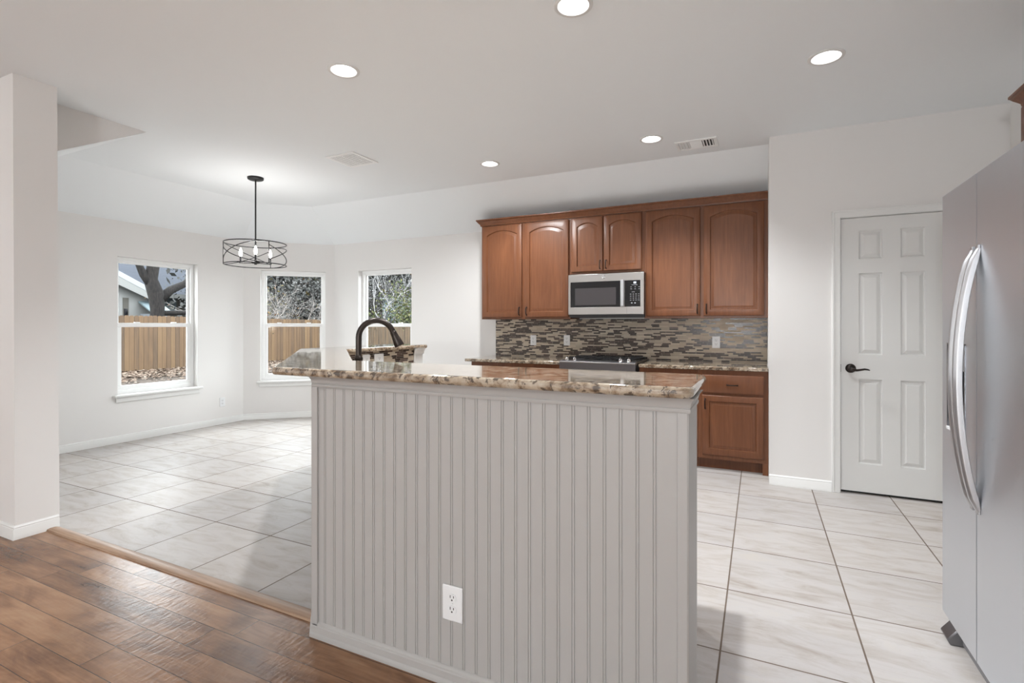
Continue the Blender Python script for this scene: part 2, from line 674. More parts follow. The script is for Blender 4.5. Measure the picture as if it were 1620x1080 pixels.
W1 = (3.19, 4.08)
WZ0, WZ1 = 0.525, 2.05
wall('wall_left', (XL, 1.60), (XL, 4.71), 0.16, ZW, [(W1[0] - 1.60, W1[1] - 1.60, WZ0, WZ1)])
BL = (BAY1 - BAY0).length
W2 = (0.215, 1.055)
wall('wall_bay', BAY0, BAY1, 0.16, ZW, [(W2[0], W2[1], WZ0, WZ1)])
W3 = (-5.037, -4.129)
wall('wall_back', (-5.48, YB), (XP + 0.15, YB), 0.16, ZW, [(W3[0] + 5.48, W3[1] + 5.48, WZ0, WZ1)])
DX0, DX1, DZ1 = 0.560, 1.225, 2.125
wall('wall_pantry', (XP, YP), (XR, YP), 0.12, ZC, [(DX0 - XP, DX1 - XP, -0.001, DZ1)])
wall('wall_alcove', (XP, YB), (XP, YP + 0.12), 0.10, ZC)
wall('wall_right', (XR, YP + 0.12), (XR, -4.6), 0.12, ZC)
wall('wall_rear', (XR, -4.6), (-8.1, -4.6), 0.12, ZC)
wall('wall_far_left', (-8.1, -4.6), (-8.1, 1.60), 0.12, ZC)
# partition whose end reads as a pillar; it is a touch out of plumb, as in the photo
m = MB().box(-8.1, -4.040, 1.487, 1.705, 0, ZC)
pil = m.build('wall_front', 'wall')
for v in pil.data.vertices:
    if v.co.z > 1 and v.co.x > -5:
        v.co.x += -0.030
structure(pil)
# vertical drop closing the flat ceiling above the dining slope
m = MB()
zs = lambda y: ZW + (y - 1.732) * (ZC - ZW) / (2.406 - 1.732)
m.prism_x([(1.70, zs(1.70)), (2.406, ZC), (2.406, ZC + 0.02), (1.70, ZC + 0.02)], XH - 0.08, XH)
structure(m.build('wall_drop', 'wall'))

# ceiling: flat field with round cut-outs for the recessed lamps and holes for nothing else
LAMPS = [(-0.800, 2.336), (-2.245, 2.335), (0.345, 3.411), (-2.295, 4.282), (-0.797, 4.290)]
LAMP_R = 0.076


def flat_with_holes(outer, holes, z):
    m = MB()
    bm = m.bm
    edges = []
    vs = [bm.verts.new((x, y, z)) for x, y in outer]
    edges += [bm.edges.new((vs[i], vs[(i + 1) % len(vs)])) for i in range(len(vs))]
    for (cx, cy, r) in holes:
        hv = [bm.verts.new((cx + r * math.cos(2 * math.pi * k / 28), cy + r * math.sin(2 * math.pi * k / 28), z)) for k in range(28)]
        edges += [bm.edges.new((hv[i], hv[(i + 1) % 28])) for i in range(28)]
    bmesh.ops.triangle_fill(bm, use_beauty=True, use_dissolve=False, edges=edges)
    return m


L1, L2, L3, L4 = (-5.66, 2.406), (-5.66, 4.42), (-5.21, 4.846), (XP, 4.846)
outer = [(XH, 2.406), (XH, 1.60), (-8.1, 1.60), (-8.1, -4.6), (XR, -4.6), (XR, 4.74), (XP, 4.74), L4, L3, L2, L1]
m = flat_with_holes(outer, [(x, y, LAMP_R) for x, y in LAMPS], ZC)
a1, a2, a3, a4 = (XL, 1.732, ZW), (XL, 4.71, ZW), (-5.48, YB, ZW), (XP + 0.02, YB, ZW)
z = ZC
m.quad((*L1, z), (XH, 2.406, z), (XH, 1.70, zs(1.70)), (XL, 1.70, zs(1.70)))
m.quad(a1, (*L1, z), (*L2, z), a2)
m.quad(a2, (*L2, z), (*L3, z), a3)
m.quad(a3, (*L3, z), (*L4, z), a4)
structure(m.build('ceiling', 'ceiling'))

# baseboards
BASE = [(0, 0), (0.016, 0), (0.016, 0.018), (0.013, 0.024), (0.013, 0.060), (0.009, 0.066), (0.010, 0.072), (0.004, 0.080), (0, 0.082)]
structure(MB().sweep(BASE, [(XL, 1.705), tuple(BAY0), tuple(BAY1), (-2.92, YB)]).build('baseboard_left', 'white', smooth=True))
structure(MB().sweep(BASE, [(XP, 4.905), (XP, YP), (0.508, YP)]).build('baseboard_pantry', 'white', smooth=True)) if False else None
structure(MB().sweep(BASE, [(XP - 0.001, YP), (0.508, YP)]).build('baseboard_pantry', 'white', smooth=True))
structure(MB().sweep(BASE, [(-8.0, 1.487), (-4.040, 1.487), (-4.040, 1.700)]).build('baseboard_pillar', 'white', smooth=True))


# ================================================================== WINDOWS
def make_window(name, loc, rz, w, h):
    root = empty(name, loc, rz, kind='structure')
    y0, y1 = 0.075, 0.135
    fw = 0.038
    def ring(x0, x1, z0, z1, t, ya, yb, tb=None):
        mm = MB()
        tb = tb or t
        mm.box(x0, x1, ya, yb, z0, z0 + tb).box(x0, x1, ya, yb, z1 - t, z1)
        mm.box(x0, x0 + t, ya, yb, z0 + tb, z1 - t).box(x1 - t, x1, ya, yb, z0 + tb, z1 - t)
        return mm
    ring(0, w, 0, h, fw, y0, y1, 0.045).build('window_frame', 'vinyl', root, bevel=0.003)
    mid = h * 0.505
    up = ring(fw - 0.004, w - fw + 0.004, mid - 0.022, h - fw + 0.004, 0.030, 0.105, 0.128).build('upper_sash', 'vinyl', root, bevel=0.003)
    lo = ring(fw - 0.004, w - fw + 0.004, 0.041, mid + 0.022, 0.046, 0.080, 0.105, 0.050).build('lower_sash', 'vinyl', root, bevel=0.003)
    MB().box(fw + 0.02, w - fw - 0.02, 0.114, 0.118, mid, h - fw - 0.015).build('pane', 'glass', up)
    MB().box(fw + 0.03, w - fw - 0.03, 0.091, 0.095, 0.075, mid).build('pane', 'glass', lo)
    for k in (0.27, 0.73):
        MB().box(w * k - 0.028, w * k + 0.028, 0.072, 0.100, mid + 0.020, mid + 0.034).build('sash_lock', 'vinyl', lo, bevel=0.003)
    MB().box(-0.045, w + 0.045, -0.045, 0.078, -0.026, -0.001).build('sill', 'white', root, bevel=0.006)
    MB().box(-0.020, w + 0.020, -0.016, 0.0, -0.082, -0.026).build('apron', 'white', root, bevel=0.005)
    return root


make_window('window_1', (XL, W1[0], WZ0), 90, W1[1] - W1[0], WZ1 - WZ0)
p2 = BAY0 + BAYDIR * W2[0]
make_window('window_2', (p2.x, p2.y, WZ0), BAYRZ, W2[1] - W2[0], WZ1 - WZ0)
make_window('window_3', (W3[0], YB, WZ0), 0, W3[1] - W3[0], WZ1 - WZ0)
for k, (loc, rz, e) in enumerate([((XL - 0.30, 3.635, 1.29), 90, 1), ((p2.x + BAYDIR.x * 0.42 - 0.30 * BAYDIR.y, p2.y + BAYDIR.y * 0.42 + 0.30 * BAYDIR.x, 1.29), BAYRZ, 1), (((W3[0] + W3[1]) / 2, YB + 0.30, 1.29), 0, 1)]):
    wl = light('window_daylight_portal', 'AREA', loc, (R(-90), 0, R(rz)), 1.0, (1, 1, 1), 1.0, 1.6)
    wl.data.cycles.is_portal = True

# ================================================================== PANTRY DOOR
door = empty('door_1', (0.572, YP, 0), 0, kind='structure')
DW, DZ0, DH = 0.641, 0.020, 2.112


def inset_panel_loops(m, x0, x1, z0, z1, y, steps, arch=0.0, n=12):
    """nested loops of a raised panel; steps = [(inset, dy)]; returns the outer loop vertices"""
    loops = []
    for ins, dy in steps:
        a, b, c, d = x0 + ins, x1 - ins, z0 + ins, z1 - ins
        pts = [(a, c), (b, c)]
        if arch:
            w = b - a
            rise = arch * w / (x1 - x0)
            for k in range(n + 1):
                t = k / n
                s_ = 2 * t - 1
                pts.append((b - w * t, d - arch + (rise * (1 - s_ * s_))))
        else:
            pts += [(b, d), (a, d)]
        loops.append([m.bm.verts.new((px, y + dy, pz)) for px, pz in pts])
    for a, b in zip(loops, loops[1:]):
        k = len(a)
        for i in range(k):
            j = (i + 1) % k
            m.bm.faces.new((a[i], a[j], b[j], b[i]))
    m.bm.faces.new(loops[-1])
    return loops[0]


m = MB()
yf = 0.018
cols = [0, 0.116, 0.264, 0.376, 0.524, DW]
rows = [0, 0.215, 0.860, 1.048, 1.668, 1.776, 1.992, DH - DZ0]
for i in range(5):
    for k in range(7):
        if i in (1, 3) and k in (1, 3, 5):
            inset_panel_loops(m, cols[i], cols[i + 1], rows[k] + DZ0, rows[k + 1] + DZ0, yf, [(0, 0), (0.005, 0.012), (0.011, 0.015), (0.036, 0.002)])
        else:
            m.quad((cols[i], yf, rows[k] + DZ0), (cols[i + 1], yf, rows[k] + DZ0), (cols[i + 1], yf, rows[k + 1] + DZ0), (cols[i], yf, rows[k + 1] + DZ0))
m.quad((0, yf + 0.035, DZ0), (DW, yf + 0.035, DZ0), (DW, yf + 0.035, DH), (0, yf + 0.035, DH))
for a, b in (((0, DZ0), (0, DH)), ((DW, DZ0), (DW, DH)), ((0, DZ0), (DW, DZ0)), ((0, DH), (DW, DH))):
    m.quad((a[0], yf, a[1]), (b[0], yf, b[1]), (b[0], yf + 0.035, b[1]), (a[0], yf + 0.035, a[1]))
bmesh.ops.remove_doubles(m.bm, verts=m.bm.verts, dist=1e-5)
m.build('door_panel', 'door_white', door)
# casing and jamb
cas = MB()
for x0, x1 in ((-0.062, -0.008), (DW + 0.008, DW + 0.062)):
    cas.box(x0, x1, -0.014, 0, 0, DH + 0.060)
    o1, o2 = (x0, x0 + 0.016) if x0 < 0 else (x1 - 0.016, x1)
    cas.box(o1, o2, -0.020, -0.014, 0, DH + 0.060)
cas.box(-0.062, DW + 0.062, -0.0145, 0, DH + 0.006, DH + 0.0605)
cas.box(-0.062, DW + 0.062, -0.0205, -0.0145, DH + 0.046, DH + 0.0605)
cas.build('casing', 'white', door, bevel=0.003)
jm = MB()
jm.box(-0.012, -0.0035, 0.0, 0.12, 0, DH + 0.012).box(DW + 0.0035, DW + 0.012, 0.0, 0.12, 0, DH + 0.012).box(-0.012, DW + 0.012, 0.0, 0.12, DH + 0.0035, DH + 0.012)
jm.build('jamb', 'white', door)
MB().box(-0.0115, DW + 0.0115, 0.060, 0.075, 0.0, DH + 0.0035).build('door_stop', M['duct'], door)  # dark sheet fills the whole doorway behind the slab
hd = MB().lathe([(0.0, -0.016), (0.018, -0.016), (0.026, -0.012), (0.033, -0.006), (0.035, 0.0), (0.035, 0.004)], 28, (0.063, yf - 0.004, 0.960), 'y').build('door_handle', 'bronze', door, smooth=True)
lv = MB()
lv.tube([(0.063, yf - 0.016, 0.960), (0.063, yf - 0.050, 0.958), (0.070, yf - 0.058, 0.955), (0.095, yf - 0.058, 0.950), (0.120, yf - 0.057, 0.954), (0.145, yf - 0.056, 0.959), (0.165, yf - 0.055, 0.957), (0.178, yf - 0.054, 0.952)],
        [0.013, 0.012, 0.012, 0.0095, 0.008, 0.0075, 0.006, 0.003], 12)
lv.build('lever', 'bronze', hd, smooth=True)
MB().box(-0.004, 0.001, yf - 0.001, yf + 0.028, 0.930, 0.990).build('latch_plate', 'bronze', door, bevel=0.001)


# ================================================================== OUTLETS
def make_outlet(loc, rz, label, group, w=0.074, h=0.118):
    root = empty('outlet', loc, rz, label, 'outlet', group)
    MB().box(-w / 2, w / 2, -0.007, 0, -h / 2, h / 2).build('cover_plate', 'plate', root, bevel=0.004)
    for s in (1, -1):
        cz = s * h * 0.165
        pr = []
        for k in range(20):
            a = 2 * math.pi * k / 20
            pr.append((max(-0.0165, min(0.0165, 0.0185 * math.cos(a))), cz + 0.0155 * math.sin(a)))
        rc = MB().prism_y(pr, -0.0092, -0.006).build('receptacle', 'plate', root)
        sl = MB()
        sl.box(-0.0085, -0.0055, -0.0096, -0.008, cz + 0.000, cz + 0.010)
        sl.box(0.0055, 0.0085, -0.0096, -0.008, cz + 0.001, cz + 0.009)
        sl.lathe([(0.0, -0.0016), (0.0032, -0.0016), (0.0032, 0)], 12, (0, -0.008, cz - 0.007), 'y')
        sl.build('slots', 'slot', rc)
    MB().lathe([(0, -0.002), (0.003, -0.002), (0.0035, 0)], 12, (0, -0.007, 0), 'y').build('screw', 'plate', root)
    return root


# ================================================================== BREAKFAST BAR HALF WALL
hw = empty('half_wall', (-0.93, 1.60, 0), 0, 'white beadboard half wall under the raised granite bar', 'half wall')
OX, OY = hw.location.x, hw.location.y


def rel(poly):
    return [(x - OX, y - OY) for x, y in poly]


ZB = 1.080   # underside of the bar slab
core = MB()
near_o = [(-2.95, 3.88), (-2.95, 2.860), (-1.665, 1.578), (-0.190, 1.578), (-0.190, 1.785), (-1.694, 1.785), (-2.806, 2.897), (-2.806, 3.88)]
core.prism(rel(near_o), 0.0, ZB)
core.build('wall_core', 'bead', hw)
# beadboard face: grooves in pairs, pitch 51 mm
prof = []
x = -1.665
y0 = 1.575
xs = [(-1.665, 0)]
gx = -1.612
while gx < -0.24:
    for c in (gx - 0.0042, gx + 0.0042):
        xs += [(c - 0.0020, 0), (c - 0.0008, 0.0028), (c + 0.0008, 0.0028), (c + 0.0020, 0)]
    gx += 0.05118
xs.append((-0.192, 0))
m = MB()
va = [m.bm.verts.new((px - OX, y0 - 0.004 + d - OY, 0.045)) for px, d in xs]
vb = [m.bm.verts.new((px - OX, y0 - 0.004 + d - OY, 1.045)) for px, d in xs]
for i in range(len(xs) - 1):
    m.bm.faces.new((va[i], va[i + 1], vb[i + 1], vb[i]))
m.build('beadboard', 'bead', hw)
# corner trims
cp = MB()
pts = [(-1.690 + 0.0, 1.590)] + [(-1.672 + 0.018 * math.cos(a) * -1, 1.580 - 0.018 * math.sin(a)) for a in [k * math.pi / 16 for k in range(0, 9)]] + [(-1.647, 1.562), (-1.647, 1.590)]
cp.prism(rel(pts), 0.045, 1.045)
cp.build('corner_trim', 'bead', hw, smooth=True)
ct = MB()
ct.box(-0.217 - OX, -0.186 - OX, 1.5655 - OY, 1.60 - OY, 0.045, 1.045)
ct.box(-0.192 - OX, -0.1835 - OX, 1.568 - OY, 1.783 - OY, 0.045, 1.045)
ct.build('corner_trim', 'bead', hw, bevel=0.003)
# base and cap mouldings
path = rel([(-2.95, 3.88), (-2.95, 2.860), (-1.672, 1.572), (-0.190, 1.572), (-0.190, 1.782)])
hb = [(0, 0), (0.020, 0), (0.020, 0.012), (0.017, 0.018), (0.014, 0.020), (0.014, 0.044), (0.010, 0.048), (0.010, 0.052), (0.005, 0.060), (0, 0.062)]
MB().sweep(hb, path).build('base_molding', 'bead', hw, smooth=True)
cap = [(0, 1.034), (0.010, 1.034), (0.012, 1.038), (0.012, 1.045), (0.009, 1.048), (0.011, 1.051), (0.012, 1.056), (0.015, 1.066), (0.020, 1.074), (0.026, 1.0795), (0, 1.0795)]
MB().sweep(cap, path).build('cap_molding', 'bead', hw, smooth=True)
# inner end post of the far wing
ip = MB().box(-2.806 - OX, -2.785 - OX, 3.775 - OY, 3.895 - OY, 0.925, 1.045).build('end_post', 'white', hw, bevel=0.003)
cap2 = [(0, 1.030), (0.012, 1.030), (0.012, 1.044), (0.016, 1.056), (0.030, 1.0795), (0, 1.0795)]
MB().sweep(cap2, rel([(-2.785, 3.765), (-2.785, 3.895)])).build('cap_molding', 'white', hw, smooth=True)

# raised granite slab
slab = MB()
def arc(cx, cy, r, a0, a1, n=6):
    return [(cx + r * math.cos(R(a0 + (a1 - a0) * k / n)), cy + r * math.sin(R(a0 + (a1 - a0) * k / n))) for k in range(n + 1)]
SX, SY = -1.0, 1.7
poly = arc(-0.200, 1.548, 0.033, -90, 0) + arc(-0.222, 1.920, 0.055, 0, 90)
poly += [(-1.835, 1.980), (-2.765, 2.910)] + arc(-2.800, 3.925, 0.035, 0, 90) + arc(-3.100, 3.925, 0.035, 90, 180)
poly += [(-3.135, 2.795)] + arc(-1.848, 1.543, 0.028, 225, 270)
slab.prism([(x - SX, y - SY) for x, y in poly], 0, 0.034)
o = slab.build('bar_countertop', 'granite', loc=(SX, SY, ZB), bevel=0.0145, segs=4)
tag(o, 'long raised granite bar top with angled left end over the beadboard half wall', 'countertop')

# mosaic facing on the inner side of the half wall
bs = MB()
z0 = 0.926 - 0.0
inner = [(-2.806, 3.772), (-2.806, 2.897), (-1.694, 1.785), (-0.30, 1.785)]
fa = [(-2.797, 3.772), (-2.797, 2.9005), (-1.6905, 1.794), (-0.30, 1.794)]
bm = bs.bm
for i in range(3):
    (ax, ay), (bx, by) = fa[i], fa[i + 1]
    (cx_, cy_), (dx, dy) = inner[i], inner[i + 1]
    bs.quad((ax, ay, z0), (bx, by, z0), (bx, by, ZB), (ax, ay, ZB))
    bs.quad((ax, ay, z0), (bx, by, z0), (dx, dy, z0), (cx_, cy_, z0))
    bs.quad((ax, ay, ZB), (bx, by, ZB), (dx, dy, ZB), (cx_, cy_, ZB))
    bs.quad((cx_, cy_, z0), (dx, dy, z0), (dx, dy, ZB), (cx_, cy_, ZB))


mm = mosaic('bar_mosaic')
# the strips run along the wing: read the tile rows along y there
nt = mm.node_tree
sepn = [n for n in nt.nodes if n.type == 'SEPXYZ'][0]
tc = [n for n in nt.nodes if n.type == 'TEX_COORD'][0]
g = NB(nt)
s2 = g.sep(tc.outputs['Object'])
g.set(sepn.inputs[0], g.comb(g.math('SUBTRACT', s2[1], s2[0]), 0.0, s2[2]))
o = bs.build('bar_backsplash', mm)
tag(o, 'mosaic strip facing between the sink counter and the underside of the raised bar', 'backsplash')

# ================================================================== CABINETS
def cabinet_door(x0, x1, z0, z1, parent, arch=0.0, rail=0.058, handle=None, y=-0.024, name='door', hl=0.085):
    m = MB()
    w, h = x1 - x0, z1 - z0
    steps_outer = [(0, 0.0)]
    # outer slab with eased edge, front at y
    A, B, Cc, D = x0, x1, z0, z1
    nseg = 12 if arch else 1
    def loop(ins, yy):
        pts = [(A + ins, Cc + ins), (B - ins, Cc + ins)]
        if arch:
            for k in range(nseg + 1):
                t_ = k / nseg
                pts.append((B - ins - (B - A - 2 * ins) * t_, D - ins))
        else:
            pts += [(B - ins, D - ins), (A + ins, D - ins)]
        return [m.bm.verts.new((px, yy, pz)) for px, pz in pts]
    lo = [loop(0, 0.0), loop(0, y + 0.006), loop(0.003, y + 0.002), loop(0.007, y)]
    for a, b in zip(lo, lo[1:]):
        k = len(a)
        for i in range(k):
            j = (i + 1) % k
            m.bm.faces.new((a[i], a[j], b[j], b[i]))
    m.bm.faces.new(lo[0])
    if rail:
        inner = inset_panel_loops(m, x0 + rail, x1 - rail, z0 + rail, z1 - rail * 0.92, y,
                                  [(0, 0), (0.003, 0.009), (0.006, 0.012), (0.010, 0.012), (0.032, 0.001), (0.035, 0.001)], arch, 12)
        a, b = lo[-1], inner
        if arch:
            k = len(a)
            for i in range(k):
                j = (i + 1) % k
                m.bm.faces.new((a[i], a[j], b[j], b[i]))
        else:
            for i in range(4):
                j = (i + 1) % 4
                m.bm.faces.new((a[i], a[j], b[j], b[i]))
    else:
        m.bm.faces.new(lo[-1])
    d = m.build(name, 'wood', parent, smooth=True)
    d.data.set_sharp_from_angle(angle=R(28))
    if handle:
        hx, hz, ori = handle
        hm = MB()
        if ori == 'v':
            hm.tube([(hx, y, hz), (hx, y - 0.018, hz + 0.004), (hx, y - 0.026, hz + 0.016), (hx, y - 0.027, hz + hl / 2), (hx, y - 0.026, hz + hl - 0.016), (hx, y - 0.018, hz + hl - 0.004), (hx, y, hz + hl)], [0.007, 0.0055, 0.005, 0.0055, 0.005, 0.0055, 0.007], 8)
        else:
            hm.tube([(hx - hl / 2, y, hz), (hx - hl / 2 + 0.004, y - 0.018, hz), (hx - hl / 2 + 0.016, y - 0.026, hz), (hx, y - 0.027, hz), (hx + hl / 2 - 0.016, y - 0.026, hz), (hx + hl / 2 - 0.004, y - 0.018, hz), (hx + hl / 2, y, hz)], [0.007, 0.0055, 0.005, 0.0055, 0.005, 0.0055, 0.007], 8)
        hm.build('handle', 'bronze', d, smooth=True)
    return d


def upper_cabinet(x0, x1, z0, z1, doors, label, handle_sides, arch=0.052, yface=5.205, rz=0, loc=None, depth=0.312):
    w = x1 - x0
    root = empty('wall_cabinet', loc or (x0, yface, z0), rz, label, 'cabinet', 'wall cabinets around the microwave' if rz == 0 else None)
    h = z1 - z0
    MB().box(0, w, 0.019, depth, 0, h).build('body', 'wood', root)
    ff = MB()
    xs_ = sorted([0, w] + [v for d in doors for v in d])
    ff.box(0, w, 0, 0.0188, 0, 0.038).box(0, w, 0, 0.0188, h - 0.05, h)
    stiles = [(0, doors[0][0] + 0.012)]
    for a, b in zip(doors, doors[1:]):
        stiles.append((a[1] - 0.012, b[0] + 0.012))
    stiles.append((doors[-1][1] - 0.012, w))
    for a, b in stiles:
        ff.box(a, b, 0, 0.0188, 0.038, h - 0.05)
    ff.build('face_frame', 'wood', root)
    for (a, b), hs in zip(doors, handle_sides):
        hx = b - 0.026 if hs == 'r' else a + 0.026
        cabinet_door(a, b, 0.020, h - 0.012, root, arch=arch, handle=(hx, 0.045, 'v'), y=-0.024)
    return root


upper_cabinet(-2.893, -1.815, 1.360, 2.432, [(0.020, 0.515), (0.552, 1.064)], 'tall two-door wood wall cabinet left of the microwave, at the open end', 'rl')
upper_cabinet(-1.814, -1.036, 1.832, 2.432, [(0.020, 0.358), (0.398 - 0.03, 0.755)], 'short two-door wood wall cabinet directly above the microwave', 'rl', 0.042)
upper_cabinet(-1.035, 0.073, 1.360, 2.432, [(0.020, 0.530), (0.560, 1.078)], 'tall two-door wood wall cabinet right of the microwave, against the pantry wall', 'rl')
crown = [(0, 2.4325), (0.010, 2.4325), (0.012, 2.446), (0.020, 2.456), (0.036, 2.474), (0.046, 2.488), (0.050, 2.490), (0.050, 2.502), (0, 2.502)]
o = MB().sweep([(a + 0.0, b) for a, b in crown], [(-2.895, 5.515), (-2.895, 5.203), (0.0725, 5.203)]).build('crown_molding', 'wood', smooth=True)
tag(o, 'wood crown molding running along the top of the wall cabinets on the back wall', 'crown molding')


def base_cabinet(x, w, label, yface=4.91, rz=0, loc=None, hside='l', dd=0.60, ndoors=1, group='base cabinets along the back wall'):
    root = empty('base_cabinet', loc or (x, yface, 0), rz, label, 'cabinet', group)
    H = 0.8915
    MB().box(0, w, 0.019, dd, 0.100, H).build('body', 'wood', root)
    ff = MB()
    ff.box(0, 0.046, 0, 0.0188, 0.100, H).box(w - 0.046, w, 0, 0.0188, 0.100, H)
    ff.box(0.046, w - 0.046, 0, 0.0188, 0.100, 0.140).box(0.046, w - 0.046, 0, 0.0188, H - 0.045, H).box(0.046, w - 0.046, 0, 0.0188, 0.660, 0.690)
    ff.build('face_frame', 'wood', root)
    MB().box(0.0, w, 0.075, 0.090, 0.0, 0.100).build('toe_kick', 'wood', root)
    step = (w - 0.07) / ndoors
    for k in range(ndoors):
        a, b = 0.035 + k * step + (0.006 if k else 0), 0.035 + (k + 1) * step - (0.006 if k < ndoors - 1 else 0)
        cabinet_door(a, b, 0.690, 0.850, root, rail=None, handle=((a + b) / 2, 0.765, 'h'), name='drawer', y=-0.020)
        hs = hside if ndoors == 1 else ('r' if k == 0 else 'l')
        cabinet_door(a, b, 0.135, 0.668, root, handle=(a + 0.026 if hs == 'l' else b - 0.026, 0.548, 'v'), y=-0.020)
    return root


rb = base_cabinet(-0.496, 0.569, 'wood base cabinet at the right end beside the pantry wall, drawer over door', hside='l')
MB().prism_x([(0.0, 0.0), (0.0, 0.0995), (0.0745, 0.0995), (0.0745, 0.0)], 0.524, 0.568).build('foot', 'wood', rb)
# corner filler foot running down to the floor by the pantry wall
b = base_cabinet(-1.024, 0.526, 'wood base cabinet directly right of the range', hside='r')
base_cabinet(-2.860, 1.030, 'wood base cabinet left of the range with two drawers over two doors', ndoors=2)

# counter tops along the back wall
for nm, x0, x1, lab in (('countertop', -2.935, -1.826, 'granite countertop left of the range with an open left end'), ('countertop', -1.027, 0.073, 'granite countertop right of the range, against the pantry wall')):
    o = MB().box(x0 - x0, x1 - x0, 0, 0.634, 0, 0.033).build(nm, 'granite', loc=(x0, 4.882, 0.892), bevel=0.008, segs=3)
    tag(o, lab, 'countertop', 'granite countertops along the back wall')

# mosaic backsplash on the back wall
o = MB().box(0, 2.942, 0, 0.010, 0, 0.434).build('backsplash', 'mosaic', loc=(-2.870, YB - 0.0102, 0.9255))
tag(o, 'brown and cream mosaic backsplash on the wall under the wall cabinets', 'backsplash')
make_outlet((-2.374, YB - 0.0104, 1.117), 0, 'white outlet on the mosaic backsplash, leftmost of the three there', 'outlets on the backsplash')
make_outlet((-1.961, YB - 0.0104, 1.121), 0, 'white outlet on the mosaic backsplash just left of the range', 'outlets on the backsplash')
make_outlet((-0.386, YB - 0.0104, 1.121), 0, 'white outlet on the mosaic backsplash right of the range', 'outlets on the backsplash')
make_outlet((-0.991, 1.5708, 0.292), 0, 'white outlet low on the beadboard front of the half wall', None, 0.084, 0.127)
make_outlet((XL, 4.408, 0.287), 90, 'white outlet low on the left wall between the two dining windows', None)
make_outlet((-2.7968, 3.150, 1.000), 90, 'white outlet on the bar mosaic nearest the faucet', 'outlets on the bar mosaic', 0.082, 0.118)
make_outlet((-2.7968, 3.300, 1.000), 90, 'white outlet on the bar mosaic farther from the faucet', 'outlets on the bar mosaic', 0.112, 0.118)

# ================================================================== SINK SIDE (behind the bar)
sc = MB()
poly = [(-0.30, 1.812), (-0.30, 2.45), (-1.79, 2.45), (-2.17, 2.83), (-2.17, 3.88), (-2.795, 3.88), (-2.795, 2.911), (-1.696, 1.812)]
sc.prism([(x + 1.5, y - 2.3) for x, y in poly], 0, 0.033)
o = sc.build('sink_countertop', 'granite', loc=(-1.5, 2.3, 0.892), bevel=0.006)
tag(o, 'lower granite sink counter behind the raised bar', 'countertop')
for (x0, y0, rz, w, n, lab) in ((-0.33, 2.425, 180, 1.44, 3, 'wood base cabinet under the sink counter behind the long bar'), (-2.195, 2.86, 90, 1.00, 2, 'wood base cabinet under the wing of the sink counter')):
    base_cabinet(0, w, lab, loc=(x0, y0, 0), rz=rz, ndoors=n, dd=0.58, group='base cabinets behind the bar')
# sink basin, dropped in at the corner
sk = MB()
cx_, cy_ = -1.82, 2.33
u, v = Vector((0.7071, -0.7071)), Vector((0.7071, 0.7071))
def sq(a, b, z):
    return [(cx_ + 0 + u.x * s * a + v.x * t_ * b, cy_ + u.y * s * a + v.y * t_ * b, z) for s, t_ in ((-1, -1), (1, -1), (1, 1), (-1, 1))]
lps = [sq(0.27, 0.19, 0.9255), sq(0.27, 0.19, 0.930), sq(0.25, 0.17, 0.930), sq(0.245, 0.165, 0.928)]
vv = [[sk.bm.verts.new(p) for p in l] for l in lps]
for a, b_ in zip(vv, vv[1:]):
    for i in range(4):
        sk.bm.faces.new((a[i], a[(i + 1) % 4], b_[(i + 1) % 4], b_[i]))
sk.bm.faces.new(vv[-1])
o = sk.build('sink', 'steel')
tag(o, 'steel sink set in the lower counter behind the bar', 'sink')

# faucet
fp = Vector((-2.045, 2.243, 0.9252))
fa_ = empty('faucet', fp, 45, 'tall dark bronze gooseneck faucet behind the raised bar', 'faucet')
# local +x points away from the bar corner (towards the kitchen)
MB().lathe([(0.0, 0), (0.030, 0), (0.030, 0.006), (0.024, 0.014), (0.021, 0.030), (0.020, 0.120), (0.020, 0.150), (0.019, 0.160)], 24).build('body', 'bronze', fa_, smooth=True)
MB().lathe([(0.0165, 0.150), (0.0215, 0.156), (0.0225, 0.170), (0.0235, 0.176), (0.0235, 0.182), (0.0195, 0.188), (0.0165, 0.200), (0.0160, 0.210)], 24).build('collar', 'bronze', fa_, smooth=True)
sp = MB()
rr, zt = 0.098, 0.295
pts = [(0, 0, 0.20), (0, 0, 0.25)] + [(rr - rr * math.cos(R(a)), 0, zt + rr * math.sin(R(a))) for a in range(0, 161, 10)]
sp.tube(pts, 0.0165, 16)
sp.build('spout', 'bronze', fa_, smooth=True)
e0 = Vector(pts[-1])
dr = (e0 - Vector(pts[-2])).normalized()
hd_ = MB()
hp = [e0 - dr * 0.002, e0 + dr * 0.004, e0 + dr * 0.010, e0 + dr * 0.030, e0 + dr * 0.060, e0 + dr * 0.082, e0 + dr * 0.090]
hd_.tube(hp, [0.0165, 0.0195, 0.0185, 0.0205, 0.0250, 0.0285, 0.0280], 20)
sh = hd_.build('spray_head', 'bronze', fa_, smooth=True)
MB().tube([e0 + dr * 0.0885, e0 + dr * 0.094], [0.0285, 0.0265], 20).build('nozzle_ring', 'copper_edge', sh, smooth=True)
MB().tube([(0, -0.018, 0.085), (0, -0.045, 0.092), (0, -0.110, 0.112)], [0.012, 0.010, 0.008], 12).build('lever', 'bronze', fa_, smooth=True)

